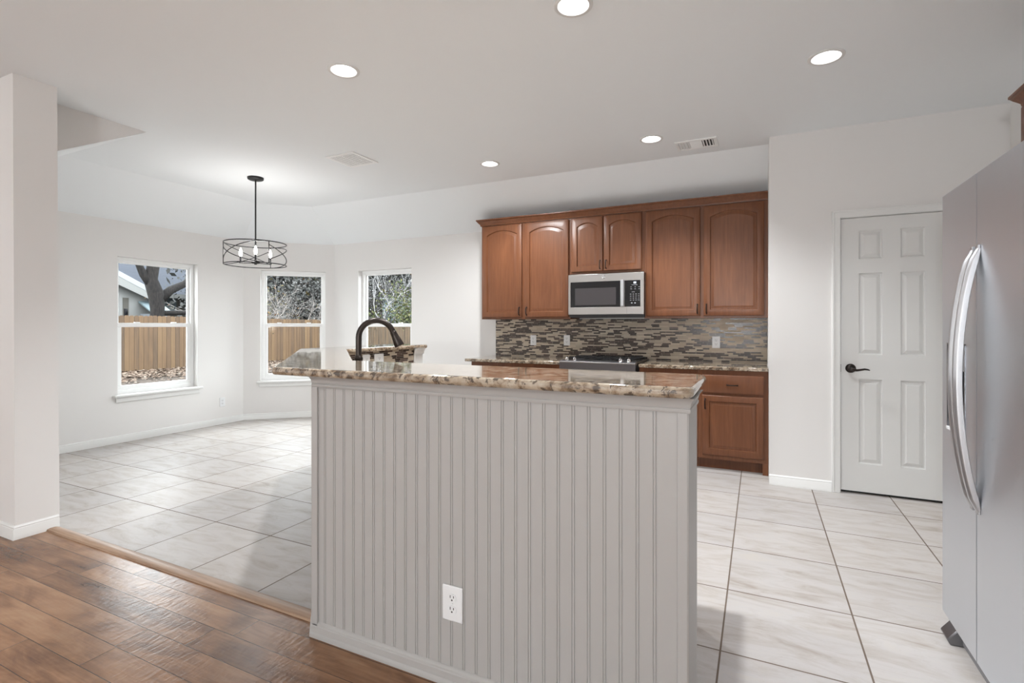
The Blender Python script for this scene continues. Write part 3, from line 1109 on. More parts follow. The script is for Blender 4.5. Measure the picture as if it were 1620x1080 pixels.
# ================================================================== MICROWAVE
mw = empty('microwave', (-1.806, 5.118, 1.402), 0, 'stainless over-the-range microwave with black glass door', 'microwave')
w, h = 0.784, 0.416
MB().box(0.002, w - 0.002, 0.030, 0.39, -0.030, h).build('body', 'black', mw)
fr = MB()
def W_(fx): return w * fx
z_t, z_b = h * 0.81, h * 0.180
fr.box(0, w, 0, 0.030, z_t, h).box(0, w, 0, 0.030, 0, z_b).box(0, W_(0.030), 0, 0.030, z_b, z_t).box(W_(0.955), w, 0, 0.030, z_b, z_t)
fr.box(W_(0.70), W_(0.757), 0.004, 0.030, z_b, z_t)
fr.build('front_trim', 'steel', mw, bevel=0.002)
dr_ = MB().box(W_(0.030), W_(0.700), 0.002, 0.028, z_b, z_t).build('door', 'black_glass', mw)
MB().box(W_(0.092), W_(0.645), 0.0010, 0.003, h * 0.235, h * 0.655).build('window', 'screen', dr_)
hm = MB().box(W_(0.708), W_(0.751), -0.022, -0.008, z_b + 0.006, z_t + 0.008)
hm.box(W_(0.716), W_(0.743), -0.010, 0.004, z_b + 0.02, z_b + 0.04).box(W_(0.716), W_(0.743), -0.010, 0.004, z_t - 0.04, z_t - 0.02)
hm.build('handle', 'steel_handle', mw, bevel=0.005, segs=3)
cpn = MB().box(W_(0.757), W_(0.955), 0.002, 0.028, z_b, z_t).build('control_panel', 'black_glass', mw)
def key(fx0, fx1, fz, hh):
    MB().box(W_(fx0), W_(fx1), 0.0012, 0.0024, h * fz, h * fz + hh).build('key', 'key', cpn)


for k in range(3):
    for j in range(2):
        key(0.83 + 0.05 * k, 0.85 + 0.05 * k, 0.60 + 0.045 * j, 0.0035)
for k in range(4):
    for j in range(4):
        key(0.826 + 0.034 * k, 0.841 + 0.034 * k, 0.33 + 0.048 * j, 0.005)
key(0.845, 0.918, 0.695, 0.004)
key(0.848, 0.885, 0.525, 0.004)
key(0.838, 0.856, 0.255, 0.010)
key(0.880, 0.898, 0.255, 0.010)
dg = MB()
for k in (0.872, 0.889):
    x0_, x1_, zc = W_(k), W_(k + 0.012), h * 0.755
    dg.box(x0_, x1_, 0.0010, 0.0022, zc - 0.0090, zc - 0.0060).box(x0_, x1_, 0.0010, 0.0022, zc - 0.0015, zc + 0.0015).box(x0_, x1_, 0.0010, 0.0022, zc + 0.0060, zc + 0.0090)
    dg.box(x0_, x0_ + 0.003, 0.0010, 0.0022, zc - 0.009, zc + 0.009).box(x1_ - 0.003, x1_, 0.0010, 0.0022, zc - 0.009, zc + 0.009)
dg.build('clock_digits', 'digit', cpn)
bd = MB().lathe([(0, -0.0025), (0.0145, -0.0025), (0.0175, -0.0010), (0.0180, 0.0)], 28, (W_(0.482), 0, h * 0.915), 'y').build('badge', 'chrome', mw, smooth=True)
rg = MB()
cz = h * 0.915
rg.tube([(W_(0.482) + 0.0125 * math.cos(R(a)), -0.003, cz + 0.0125 * math.sin(R(a))) for a in range(0, 360, 15)], 0.0012, 6, closed=True)
# flowing monogram strokes inside the ring
rg.tube([(W_(0.482) + 0.001 + 0.0062 * math.cos(R(a)) - 0.0042, -0.003, cz + 0.0062 * math.sin(R(a))) for a in range(50, 361, 20)], 0.0009, 6)
rg.tube([(W_(0.482) + 0.0052 + 0.0040 * math.cos(R(a)), -0.003, cz + 0.0030 + 0.0030 * math.sin(R(a))) for a in range(40, 271, 20)], 0.0009, 6)
rg.tube([(W_(0.482) + 0.0052 + 0.0040 * math.cos(R(a)), -0.003, cz - 0.0030 + 0.0030 * math.sin(R(a))) for a in range(90, 321, 20)], 0.0009, 6)
rg.build('emblem', 'grey_plastic', bd)
sm = MB().box(W_(0.783), W_(0.786), -0.0003, 0.002, 0.004, z_b - 0.004).build('door_seam', 'grey_plastic', mw)

# ================================================================== RANGE
rn = empty('range', (-1.806, 4.845, 0), 0, 'slide-in range with black cooktop set between the granite counters', 'range')
w = 0.760
MB().box(0.002, w - 0.002, 0.045, 0.655, 0.06, 0.905).build('body', 'steel_dark', rn)
MB().box(0.02, w - 0.02, 0.08, 0.60, 0.0, 0.06).build('base', 'black', rn)
fp_ = MB().prism_x([(0.0, 0.855), (0.0, 0.925), (0.010, 0.936), (0.085, 0.948), (0.085, 0.855)], 0, w).build('control_panel', 'steel_dark', rn, bevel=0.004)
MB().box(0.0, w, -0.004, 0.006, 0.921, 0.931).build('trim_strip', 'steel', rn, bevel=0.002)
dd_ = MB().box(0.004, w - 0.004, 0.008, 0.045, 0.235, 0.848).build('oven_door', 'steel_dark', rn, bevel=0.004)
MB().box(0.12, w - 0.12, 0.006, 0.010, 0.36, 0.70).build('window', 'black_glass', dd_)
MB().tube([(0.05, 0.008, 0.800), (0.05, -0.040, 0.800), (w - 0.05, -0.040, 0.800), (w - 0.05, 0.008, 0.800)], 0.011, 12).build('handle', 'steel_handle', dd_, smooth=True)
MB().box(0.004, w - 0.004, 0.010, 0.045, 0.075, 0.225).build('drawer', 'steel_dark', rn, bevel=0.004)
MB().box(0.0, w, 0.085, 0.650, 0.905, 0.944).build('cooktop', 'black_glass', rn, bevel=0.004)
for k in range(3):
    gm = MB()
    x0_ = 0.03 + k * 0.237
    x1_ = x0_ + 0.225
    zz = 0.962
    for yy in (0.13, 0.25, 0.37, 0.49, 0.61):
        gm.box(x0_, x1_, yy - 0.005, yy + 0.005, zz - 0.006, zz)
    for xx in (x0_ + 0.005, (x0_ + x1_) / 2, x1_ - 0.005):
        gm.box(xx - 0.005, xx + 0.005, 0.125, 0.615, zz - 0.006, zz)
    for xx in (x0_ + 0.005, x1_ - 0.005):
        for yy in (0.13, 0.61):
            gm.box(xx - 0.006, xx + 0.006, yy - 0.006, yy + 0.006, 0.944, zz - 0.006)
    gm.build('grate', 'iron', rn)
for bx, by in ((0.145, 0.22), (0.145, 0.50), (0.38, 0.36), (0.615, 0.22), (0.615, 0.50)):
    MB().lathe([(0.0, 0.953), (0.030, 0.953), (0.036, 0.949), (0.040, 0.944)], 20, (bx, by, 0)).build('burner', 'iron', rn, smooth=True)
for kx in (0.070, 0.150, 0.610, 0.690):
    kn = MB()
    c0 = Vector((kx, 0.045, 0.941))
    ax = Vector((0, -0.30, 0.954)).normalized()
    kn.tube([c0, c0 + ax * 0.006, c0 + ax * 0.010, c0 + ax * 0.028, c0 + ax * 0.032], [0.021, 0.021, 0.016, 0.0145, 0.011], 20)
    kb = kn.build('knob', 'chrome', rn, smooth=True)
    c1 = c0 + ax * 0.031
    MB().box(c1.x - 0.0035, c1.x + 0.0035, c1.y - 0.016, c1.y + 0.012, c1.z - 0.008, c1.z + 0.010).build('grip', 'chrome', kb, bevel=0.002)

# ================================================================== REFRIGERATOR
fg = empty('refrigerator', (0.695, 2.727, 0), -90, 'tall stainless side-by-side refrigerator on the right with a water dispenser', 'refrigerator')
w = 0.914
seam = 0.374
MB().box(0.004, w - 0.004, 0.075, 0.80, 0.030, 1.800).build('body', 'grey_plastic', fg, bevel=0.004)
FD0, FD1 = 0.097, 1.829


def fridge_door(name, x0, x1, cut=None):
    mm = MB()
    if not cut:
        mm.box(x0, x1, 0, 0.068, FD0, FD1)
    else:
        a, b, c, d = cut
        for q in ((x0, a, FD0, FD1), (b, x1, FD0, FD1), (a, b, FD0, c), (a, b, d, FD1)):
            mm.box(q[0], q[1], 0, 0.068, q[2], q[3])
        mm.box(a, b, 0.055, 0.068, c, d)
        bmesh.ops.remove_doubles(mm.bm, verts=mm.bm.verts, dist=1e-5)
    return mm.build(name, 'steel_v', fg)


fd = fridge_door('freezer_door', 0.0, seam - 0.003, (0.068, 0.262, 0.878, 1.215))
rd = fridge_door('fridge_door', seam + 0.003, w)
dp = MB().box(0.068, 0.262, 0.004, 0.018, 1.115, 1.215).build('dispenser_panel', 'grey_plastic', fd)
cav = MB()
cav.quad((0.068, 0.054, 0.878), (0.262, 0.054, 0.878), (0.262, 0.054, 1.115), (0.068, 0.054, 1.115))
for q in (((0.0685, 0.003), (0.0685, 0.054)), ((0.2615, 0.003), (0.2615, 0.054))):
    (ax_, ay_), (bx_, by_) = q
    cav.quad((ax_, ay_, 0.878), (bx_, by_, 0.878), (bx_, by_, 1.115), (ax_, ay_, 1.115))
cav.build('dispenser_cavity', 'black', fd)
MB().box(0.064, 0.266, -0.006, 0.050, 0.868, 0.882).build('dispenser_tray', 'plate', fd, bevel=0.003)
fr_ = MB().box(0.064, 0.070, -0.003, 0.004, 0.872, 1.219).box(0.260, 0.266, -0.003, 0.004, 0.872, 1.219).box(0.064, 0.266, -0.003, 0.004, 1.213, 1.219)
fr_.build('dispenser_frame', 'steel_dark', fd)
for nm, par, hx in (('handle', fd, seam - 0.026), ('handle', rd, seam + 0.026)):
    pts, n = [], 22
    ms = MB()
    rings = []
    for k in range(n + 1):
        t_ = k / n
        zz = 0.640 + (1.560 - 0.640) * t_
        bow = 0.004 + 0.058 * (1 - (2 * t_ - 1) ** 2) ** 0.85
        yy = -bow
        wd = 0.013
        th = 0.013 if 0 < k < n else 0.006
        rings.append([ms.bm.verts.new(p) for p in ((hx - wd, yy - th * 0.35, zz), (hx - wd * 0.45, yy - th, zz), (hx + wd * 0.45, yy - th, zz), (hx + wd, yy - th * 0.35, zz), (hx + wd, yy + th, zz), (hx - wd, yy + th, zz))])
    for a, b_ in zip(rings, rings[1:]):
        for i in range(6):
            ms.bm.faces.new((a[i], a[(i + 1) % 6], b_[(i + 1) % 6], b_[i]))
    ms.bm.faces.new(rings[0])
    ms.bm.faces.new(rings[-1])
    for zz in (0.645, 1.555):
        ms.box(hx - 0.012, hx + 0.012, -0.008, 0.0, zz - 0.016, zz + 0.016)
    ms.build(nm, 'steel_handle', par, bevel=0.002)
for hx in (0.05, w - 0.05):
    MB().box(hx - 0.035, hx + 0.035, 0.02, 0.16, 1.8305, 1.846).build('hinge_cover', 'plate', fg, bevel=0.004)
MB().box(0.010, w - 0.010, 0.040, 0.080, 0.010, 0.090).build('grille', 'grey_plastic', fg)
for hx in (0.05, w - 0.05):
    MB().prism_x([(0.0, 0.0), (0.13, 0.0), (0.13, 0.080), (0.055, 0.080), (0.020, 0.060), (-0.010, 0.020)], hx - 0.045, hx + 0.045).build('foot', 'steel_dark', fg, bevel=0.004)

# wall cabinet beyond the refrigerator, on the right wall
rw = empty('wall_cabinet', (1.245, 3.560, 1.36), -90, 'wood wall cabinet on the right wall, only its crown edge showing above the refrigerator', 'cabinet')
MB().box(0, 0.76, 0.019, 0.314, 0, 1.072).build('body', 'wood', rw)
MB().box(0, 0.76, 0, 0.0188, 0, 1.072).build('face_frame', 'wood', rw)
cabinet_door(0.02, 0.372, 0.02, 1.06, rw, arch=0.045, handle=(0.346, 0.045, 'v'))
cabinet_door(0.388, 0.74, 0.02, 1.06, rw, arch=0.045, handle=(0.414, 0.045, 'v'))
MB().sweep([(a, b_ - 1.36) for a, b_ in crown], [(0, 0.314), (0, 0), (0.76, 0)]).build('crown', 'wood', rw, smooth=True)

# ================================================================== CEILING FIXTURES
LAMP_LABELS = ['recessed ceiling light cut by the top edge of the photo',
               'leftmost recessed ceiling light, nearer the camera than the square vent',
               'rightmost recessed ceiling light, in front of the pantry wall',
               'recessed ceiling light above the left end of the wall cabinets',
               'recessed ceiling light directly left of the slotted vent']
LAMP_W = [112.0, 72.0, 26.0, 84.0, 66.0]


def make_lamp(loc, label):
    root = empty('ceiling_light', loc, 0, label, 'ceiling light', 'recessed lights in the kitchen ceiling')
    r = LAMP_R
    MB().lathe([(r - 0.002, -0.001), (r - 0.001, -0.006), (r + 0.010, -0.008), (r + 0.017, -0.005), (r + 0.018, -0.0005)], 40).build('trim_ring', 'reflector', root, smooth=True)
    MB().lathe([(r - 0.001, -0.004), (r - 0.004, 0.020), (0.062, 0.060), (0.048, 0.072)], 40).build('reflector', 'reflector', root, smooth=True)
    MB().lathe([(0.0001, 0.006), (0.018, 0.008), (0.034, 0.015), (0.044, 0.028), (0.049, 0.048), (0.048, 0.074)], 32).build('lens', 'lens', root, smooth=True)
    return root


for (x, y), lab, watt in zip(LAMPS, LAMP_LABELS, LAMP_W):
    rt = make_lamp((x, y, ZC), lab)
    light('lamp_light', 'SPOT', (x, y, ZC - 0.012), (0, 0, 0), watt, (0.95, 0.98, 1.0), 0.05, spot=R(160 if x < -2 and y > 3 else 116))

# vents
VL = ['duct_grey', 'duct']


def make_vent(x0, x1, y0, y1, label, style):
    cx, cy = (x0 + x1) / 2, (y0 + y1) / 2
    root = empty('ceiling_vent', (cx, cy, ZC), 0, label, 'vent')
    hx, hy = (x1 - x0) / 2, (y1 - y0) / 2
    b = 0.028
    fm = MB().box(-hx, hx, -hy, -hy + b, -0.010, -0.0005).box(-hx, hx, hy - b, hy, -0.010, -0.0005).box(-hx, -hx + b, -hy + b, hy - b, -0.010, -0.0005).box(hx - b, hx, -hy + b, hy - b, -0.010, -0.0005)
    fm.build('frame', 'vinyl', root, bevel=0.002)
    if style == 'three':
        third = (2 * hx - 2 * b) / 3
        MB().box(-hx + b, -hx + b + 2 * third, -hy + b, hy - b, -0.0012, -0.0006).build('backing', 'duct_grey', root)  # no opening above; its shade is painted on flat plates
        MB().box(-hx + b + 2 * third, hx - b, -hy + b, hy - b, -0.0012, -0.0006).build('backing', 'duct', root)
    else:
        MB().box(-hx + b, hx - b, -hy + b, hy - b, -0.0012, -0.0006).build('backing', 'duct', root)
    if style == 'three':
        wv = 2 * hx - 2 * b
        for k in range(4):
            for sgn, sx in ((-1, -hx + b + 0.010), (1, hx - b - 0.010)):
                xx = sx + (-sgn) * k * wv * 0.085
                tl = 0.006 * sgn
                lm = MB()
                lm.quad((xx - 0.004 + tl, -hy + b, -0.011), (xx + 0.004 + tl, -hy + b, -0.010), (xx + 0.004 - tl, -hy + b, -0.0015), (xx - 0.004 - tl, -hy + b, -0.0015))
                lm.bm.free()
                lm = MB()
                x_a, x_b = xx - 0.006 * sgn, xx + 0.006 * sgn
                lm.prism_y([(x_a, -0.0015), (x_a + 0.0016, -0.0015), (x_b + 0.0016, -0.0105), (x_b, -0.0105)], -hy + b, hy - b)
                lm.build('slat', 'vinyl', root)
        c0, c1 = -wv * 0.17, wv * 0.17
        n = 7
        for k in range(n):
            yy = -hy + b + (k + 0.5) * (2 * hy - 2 * b) / n
            MB().prism_x([(yy + 0.008, -0.0105), (yy + 0.0065, -0.0105), (yy - 0.008, -0.0015), (yy - 0.0065, -0.0015)], c0, c1).build('slat', 'vinyl', root)
    else:
        n = 13
        for k in range(n):
            yy = -hy + b + (k + 0.5) * (2 * hy - 2 * b) / n
            MB().prism_x([(yy + 0.0050, -0.0105), (yy + 0.0038, -0.0105), (yy - 0.0030, -0.0064), (yy - 0.0018, -0.0064)], -hx + b, hx - b).build('slat', 'vinyl', root)
        MB().box(-0.006, 0.006, -hy + b, hy - b, -0.0112, -0.0102).build('divider', 'vinyl', root)
        MB().box(hx - b - 0.05, hx - b - 0.035, -0.02, 0.02, -0.016, -0.0102).build('damper_lever', 'vinyl', root)
    return root


make_vent(-3.545, -3.215, 3.455, 3.790, 'square louvred ceiling vent near the dining room pendant', 'square')
make_vent(-0.640, -0.310, 4.452, 4.682, 'rectangular slotted ceiling vent by the pantry wall corner', 'three')

# pendant
px, py = -4.700, 3.637
pd = empty('pendant_light', (px, py, ZC), 0, 'black drum cage pendant light with candle bulbs hanging in the dining nook', 'pendant light')
MB().lathe([(0.0, -0.030), (0.020, -0.029), (0.066, -0.026), (0.076, -0.020), (0.078, 0.0)], 36).build('canopy', 'black_metal', pd, smooth=True)
zt, zb, rd_ = -0.685, -0.905, 0.293
MB().tube([(0, 0, -0.025), (0, 0, zt - 0.03)], 0.0075, 12).build('rod', 'black_metal', pd, smooth=True)
MB().tube([(0, 0, zt - 0.03), (0, 0, zb + 0.02)], 0.004, 8).build('stem', 'black_metal', pd, smooth=True)
cg = MB()
circ = lambda z: [(rd_ * math.cos(2 * math.pi * k / 64), rd_ * math.sin(2 * math.pi * k / 64), z) for k in range(64)]
cg.tube(circ(zt), 0.0052, 8, closed=True)
cg.tube(circ(zb), 0.0048, 8, closed=True)
# camera looks along (-sin,cos) of 25.7 deg plus the offset; the three uprights are placed as seen
va = math.atan2(py, px)          # direction from the camera to the pendant
base = va - math.pi / 2          # silhouette right
for k in range(3):
    a = base + R(180) + R(114 if k == 1 else 0) + (R(114 + 126) if k == 2 else 0)
    cg.tube([(rd_ * math.cos(a), rd_ * math.sin(a), zb), (rd_ * math.cos(a), rd_ * math.sin(a), zt)], 0.0042, 8)
ANG = [base + R(180), base + R(294), base + R(420)]
cg.build('cage_ring', 'black_metal', pd, smooth=True)
for k in range(3):
    a0, a1 = ANG[k], ANG[(k + 1) % 3]
    while a1 < a0:
        a1 += 2 * math.pi
    for z0_, z1_ in ((zt - 0.035, zb), (zb + 0.035, zt)):
        pts = []
        for j in range(19):
            t_ = j / 18
            a = a0 + (a1 - a0) * t_
            e_ = math.sin(t_ * math.pi / 2) if z0_ > z1_ else math.sin(t_ * math.pi / 2)
            pts.append((rd_ * math.cos(a), rd_ * math.sin(a), z0_ + (z1_ - z0_) * e_))
        MB().tube(pts, 0.0042, 8).build('strap', 'black_metal', pd, smooth=True)
MB().lathe([(0.0, zb + 0.004), (0.012, zb + 0.004), (0.014, zb + 0.012), (0.040, zb + 0.016), (0.042, zb + 0.026), (0.008, zb + 0.032), (0.0, zb + 0.032)], 24).build('hub', 'black_metal', pd, smooth=True)
for k, aa in enumerate((150, 30, 270)):
    a = base + R(aa)
    cx, cy = 0.160 * math.cos(a), 0.160 * math.sin(a)
    MB().tube([(0, 0, zb + 0.022), (cx * 0.9, cy * 0.9, zb + 0.022), (cx, cy, zb + 0.030)], 0.005, 8).build('arm', 'black_metal', pd, smooth=True)
    sl = MB().lathe([(0.0, zb + 0.022), (0.016, zb + 0.022), (0.016, zb + 0.028), (0.010, zb + 0.032), (0.010, zb + 0.090), (0.0, zb + 0.090)], 16, (cx, cy, 0)).build('candle_sleeve', 'black_metal', pd, smooth=True)
    MB().lathe([(0.0085, zb + 0.090), (0.013, zb + 0.100), (0.0175, zb + 0.120), (0.016, zb + 0.140), (0.009, zb + 0.163), (0.002, zb + 0.180), (0.0001, zb + 0.181)], 20, (cx, cy, 0)).build('bulb', 'bulb', sl, smooth=True)
    light('candle_light', 'POINT', (px + cx, py + cy, ZC + zb + 0.13), (0, 0, 0), 4.0, (1.0, 0.975, 0.95), 0.045)

# ================================================================== OUTSIDE
random.seed(7)
M['fence'] = None  # yard and house colours below are darkened to offset the strong sky
fm, nt, b = new_mat('cedar_fence')
g = NB(nt)
co = g.coord()
x_, y_, z_ = g.sep(co)
pk = g.math('FLOOR', g.math('DIVIDE', x_, 0.14))
r_ = g.white(g.comb(pk, 1.0, 4.0))
nz = g.noise(g.mapping(co, (9, 9, 0.9), g.comb(g.math('MULTIPLY', r_, 9), 0, 0)), 1.0, 5, 0.6, 0.6)
col = g.ramp(g.math('ADD', g.math('MULTIPLY', r_, 0.35), g.math('MULTIPLY', nz, 0.65)), [(0.25, (0.0293, 0.0155, 0.0061)), (0.5, (0.0617, 0.0323, 0.0122)), (0.75, (0.0832, 0.0478, 0.0193))])
g.set(b.inputs['Base Color'], col)
b.inputs['Roughness'].default_value = 0.8
M['fence'] = fm
M['fence_grey'] = noisy('weathered_fence', [(0.3, (0.0351, 0.0254, 0.0176)), (0.5, (0.0605, 0.0429, 0.0283)), (0.75, (0.0859, 0.0537, 0.0293))], (9, 9, 0.8), 1.0, 5, 0.85)
M['bark'] = noisy('oak_bark', [(0.40, (0.0018, 0.0013, 0.0012)), (0.50, (0.0056, 0.0042, 0.0037)), (0.62, (0.0120, 0.0094, 0.0084))], (9, 9, 2.5), 3.0, 8, 0.9, 1.0)
M['twig'] = noisy('pale_twig', [(0.3, (0.1257, 0.1086, 0.0989)), (0.7, (0.2627, 0.2399, 0.2284))], (3, 3, 3), 2.0, 3, 0.9)
M['twig_dark'] = noisy('dark_twig', [(0.3, (0.0146, 0.0117, 0.0117)), (0.7, (0.0410, 0.0351, 0.0322))], (3, 3, 3), 2.0, 3, 0.9)
M['twig_white'] = noisy('white_bark', [(0.3, (0.1318, 0.1259, 0.1259)), (0.7, (0.1932, 0.1874, 0.1932))], (3, 3, 3), 2.0, 3, 0.9)
M['leaf_green'] = leaf_mat('green_leaves', [(0, (0.0115, 0.0194, 0.0056)), (0.5, (0.0368, 0.0448, 0.0143)), (1, (0.0791, 0.0739, 0.0285))])
M['leaf_mixed'] = leaf_mat('autumn_leaves', [(0, (0.0220, 0.0266, 0.0117)), (0.4, (0.0527, 0.0525, 0.0188)), (0.7, (0.0878, 0.0617, 0.0140)), (1, (0.0703, 0.0274, 0.0117))])
M['leaf_grey'] = leaf_mat('grey_leaves', [(0, (0.0163, 0.0178, 0.0163)), (0.5, (0.0410, 0.0410, 0.0389)), (1, (0.0738, 0.0738, 0.0738))])
M['leaf_dry'] = leaf_mat('dry_leaves', [(0, (0.0351, 0.0205, 0.0132)), (0.5, (0.0791, 0.0527, 0.0373)), (1, (0.1274, 0.1032, 0.0834))])
M['soil'] = noisy('leafy_soil', [(0.3, (0.0123, 0.0078, 0.0054)), (0.55, (0.0320, 0.0222, 0.0160)), (0.75, (0.0492, 0.0382, 0.0295))], (1, 1, 1), 9.0, 6, 0.95)
M['siding'] = P('pale_siding', (0.1148, 0.1148, 0.1115), 0.7)
M['cream'] = P('cream_wall', (0.0365, 0.0334, 0.0274), 0.8)
M['shingle'] = noisy('blue_grey_shingles', [(0.3, (0.0150, 0.0181, 0.0260)), (0.7, (0.0232, 0.0268, 0.0365))], (0.5, 0.5, 14), 2.0, 4, 0.9)
M['tin'] = P('pale_tin_roof', (0.1474, 0.1534, 0.1593), 0.5)
M['tin_blue'] = P('blue_tin_roof', (0.0781, 0.1025, 0.1122), 0.6)
M['block'] = P('glass_block', (0.0861, 0.1066, 0.1148), 0.15)
M['pale_blue'] = P('pale_blue_wall', (0.1230, 0.1669, 0.1757), 0.7)

GZ = -0.20
gm = MB()
gm.quad((-45, -6, GZ), (-6.55, -6, GZ), (-6.55, 45, GZ), (-45, 45, GZ))
gm.quad((-6.55, 5.78, GZ), (12, 5.78, GZ), (12, 45, GZ), (-6.55, 45, GZ))
structure(gm.build('ground', 'soil'))


def fence(name, p0, p1, h0, h1, label, mat, group=None):
    p0, p1 = Vector(p0), Vector(p1)
    L = (p1 - p0).length
    d = (p1 - p0).normalized()
    root = empty(name, (p0.x, p0.y, GZ), math.degrees(math.atan2(d.y, d.x)), label, 'fence', group)
    bd = MB()
    n = int(L / 0.14)
    for k in range(n):
        hh = h0 + (h1 - h0) * k / n + random.uniform(-0.012, 0.012)
        x0_ = k * 0.14
        yj = random.uniform(-0.004, 0.004)
        # dog-eared picket
        bd.prism_y([(x0_ + 0.004, 0), (x0_ + 0.136, 0), (x0_ + 0.136, hh - 0.03), (x0_ + 0.106, hh), (x0_ + 0.034, hh), (x0_ + 0.004, hh - 0.03)], yj, yj + 0.018)
    bd.build('picket_panel', mat, root)
    rl = MB()
    for zz in (0.30, 0.95):
        rl.box(0, L, 0.020, 0.060, zz, zz + 0.085)
    rl.build('rail', mat, root)
    return root


fence('wood_fence', (-17.7, 3.5), (-17.7, 19.0), 1.86, 1.72, 'tan cedar picket fence seen through the two left dining windows', 'fence')
fence('weathered_fence', (-17.7, 19.05), (-6.0, 19.05), 1.60, 1.48, 'grey weathered picket fence seen through the right dining window', 'fence_grey')

# fallen leaves
lf = MB()
for k in range(9000):
    x = -17.6 + abs(random.gauss(0, 1.5))
    y = random.uniform(5.0, 16.5)
    s = random.uniform(0.035, 0.085)
    a = random.uniform(0, 6.28)
    tl = random.uniform(-0.6, 0.6)
    z = GZ + 0.02 + random.uniform(0, 0.06)
    ca, sa = math.cos(a) * s, math.sin(a) * s
    lf.quad((x - ca, y - sa, z), (x + sa * 0.5, y - ca * 0.5, z + tl * s), (x + ca, y + sa, z + random.uniform(0, 0.4) * s), (x - sa * 0.5, y + ca * 0.5, z + tl * s * 0.3))
tag(lf.build('fallen_leaves', 'leaf_dry'), 'carpet of dry fallen leaves along the foot of the tan fence', 'leaves', kind='stuff')


def branch_tree(mb, p, d, length, rad, depth, spread, tips, kink=0.25, nchild=(2, 4)):
    pts = [p]
    q = p.copy()
    dd = d.copy()
    n = 4
    for k in range(n):
        dd = (dd + Vector((random.uniform(-kink, kink), random.uniform(-kink, kink), random.uniform(-kink, kink) * 0.8))).normalized()
        q = q + dd * (length / n)
        pts.append(q.copy())
    mb.tube(pts, [rad * (1 - 0.5 * k / n) for k in range(n + 1)], 5 if depth < 2 else 6, cap=False)
    tips.append((q, dd))
    if depth <= 0:
        return
    for k in range(random.randint(*nchild)):
        i = random.randint(1, n)
        nd = (dd + Vector((random.uniform(-spread, spread), random.uniform(-spread, spread), random.uniform(-spread * 0.5, spread * 0.8)))).normalized()
        branch_tree(mb, pts[i], nd, length * random.uniform(0.55, 0.85), rad * random.uniform(0.40, 0.62), depth - 1, spread, tips, kink, nchild)


def leaves_at(mb, tips, per, size, jit):
    for (q, dd) in tips:
        for k in range(per):
            c = q + Vector((random.gauss(0, jit), random.gauss(0, jit), random.gauss(0, jit)))
            u_ = Vector((random.uniform(-1, 1), random.uniform(-1, 1), random.uniform(-1, 1))).normalized()
            w_ = u_.cross(Vector((random.uniform(-1, 1), random.uniform(-1, 1), random.uniform(-1, 1)))).normalized()
            s = size * random.uniform(0.6, 1.3)
            mb.quad(c - u_ * s, c + w_ * s * 0.5, c + u_ * s, c - w_ * s * 0.5)


def plant(name, x, y, label, cat, group, stems, h, rad, depth, spread, bark, leaf=None, per=2, lsize=0.06, jit=0.25, z0=GZ, lean=0.35, nchild=(2, 4)):
    root = empty(name, (x, y, z0), 0, label, cat, group)
    mb, tips = MB(), []
    for k in range(stems):
        a = random.uniform(0, 6.28)
        d = Vector((math.cos(a) * lean, math.sin(a) * lean, 1)).normalized()
        branch_tree(mb, Vector((math.cos(a) * 0.25, math.sin(a) * 0.25, 0)) * (0 if stems == 1 else 1), d, h, rad, depth, spread, tips, nchild=nchild)
    mb.build('branches', bark, root, smooth='all')
    if leaf:
        lm = MB()
        leaves_at(lm, tips, per, lsize, jit)
        lm.build('foliage', leaf, root)
    return root


# the big oak behind the tan fence
ok = empty('oak_tree', (-20.3, 11.54, GZ), 0, 'thick dark oak trunk with forking limbs behind the fence', 'tree')
tr = MB()
tr.tube([(0, 0, 0), (0.0, 0.0, 1.4), (0.02, 0.0, 2.1), (0.0, -0.02, 2.6), (-0.05, -0.20, 3.2), (0.0, -0.10, 3.9), (0.1, 0.05, 5.2)], [0.27, 0.235, 0.23, 0.27, 0.225, 0.19, 0.17], 14)
tr.build('trunk', 'bark', ok, smooth='all')
l1 = MB()
l1.tube([(0.05, 0.1, 2.5), (0.1, 0.45, 2.85), (0.1, 0.95, 3.1), (0.1, 1.25, 3.35), (0.1, 1.30, 3.7), (0.1, 1.65, 3.95)], [0.19, 0.15, 0.13, 0.13, 0.10, 0.09], 10)
l1.tube([(0.1, 0.95, 3.1), (0.1, 1.5, 3.25), (0.1, 2.1, 3.2)], [0.13, 0.10, 0.07], 8)
l1.build('limb', 'bark', ok, smooth='all')
l2 = MB()
l2.tube([(0.0, -0.1, 2.8), (-0.05, -0.45, 3.35), (-0.05, -0.62, 3.75), (-0.05, -1.05, 4.25), (-0.05, -1.3, 4.7)], [0.15, 0.13, 0.11, 0.09, 0.07], 10)
l2.build('limb', 'bark', ok, smooth='all')
l3 = MB()
l3.tube([(0.1, 0.15, 1.95), (0.1, 0.9, 1.98), (0.1, 1.8, 2.15), (0.1, 2.6, 2.2)], [0.10, 0.09, 0.08, 0.05], 8)
l3.build('limb', 'bark', ok, smooth='all')
lt = []
for k in range(60):
    lt.append((Vector((random.uniform(-0.5, 0.5), random.uniform(0.7, 2.6), random.uniform(3.6, 4.6))), None))
lm = MB()
leaves_at(lm, lt, 16, 0.05, 0.2)
lm.build('foliage', 'leaf_grey', ok)

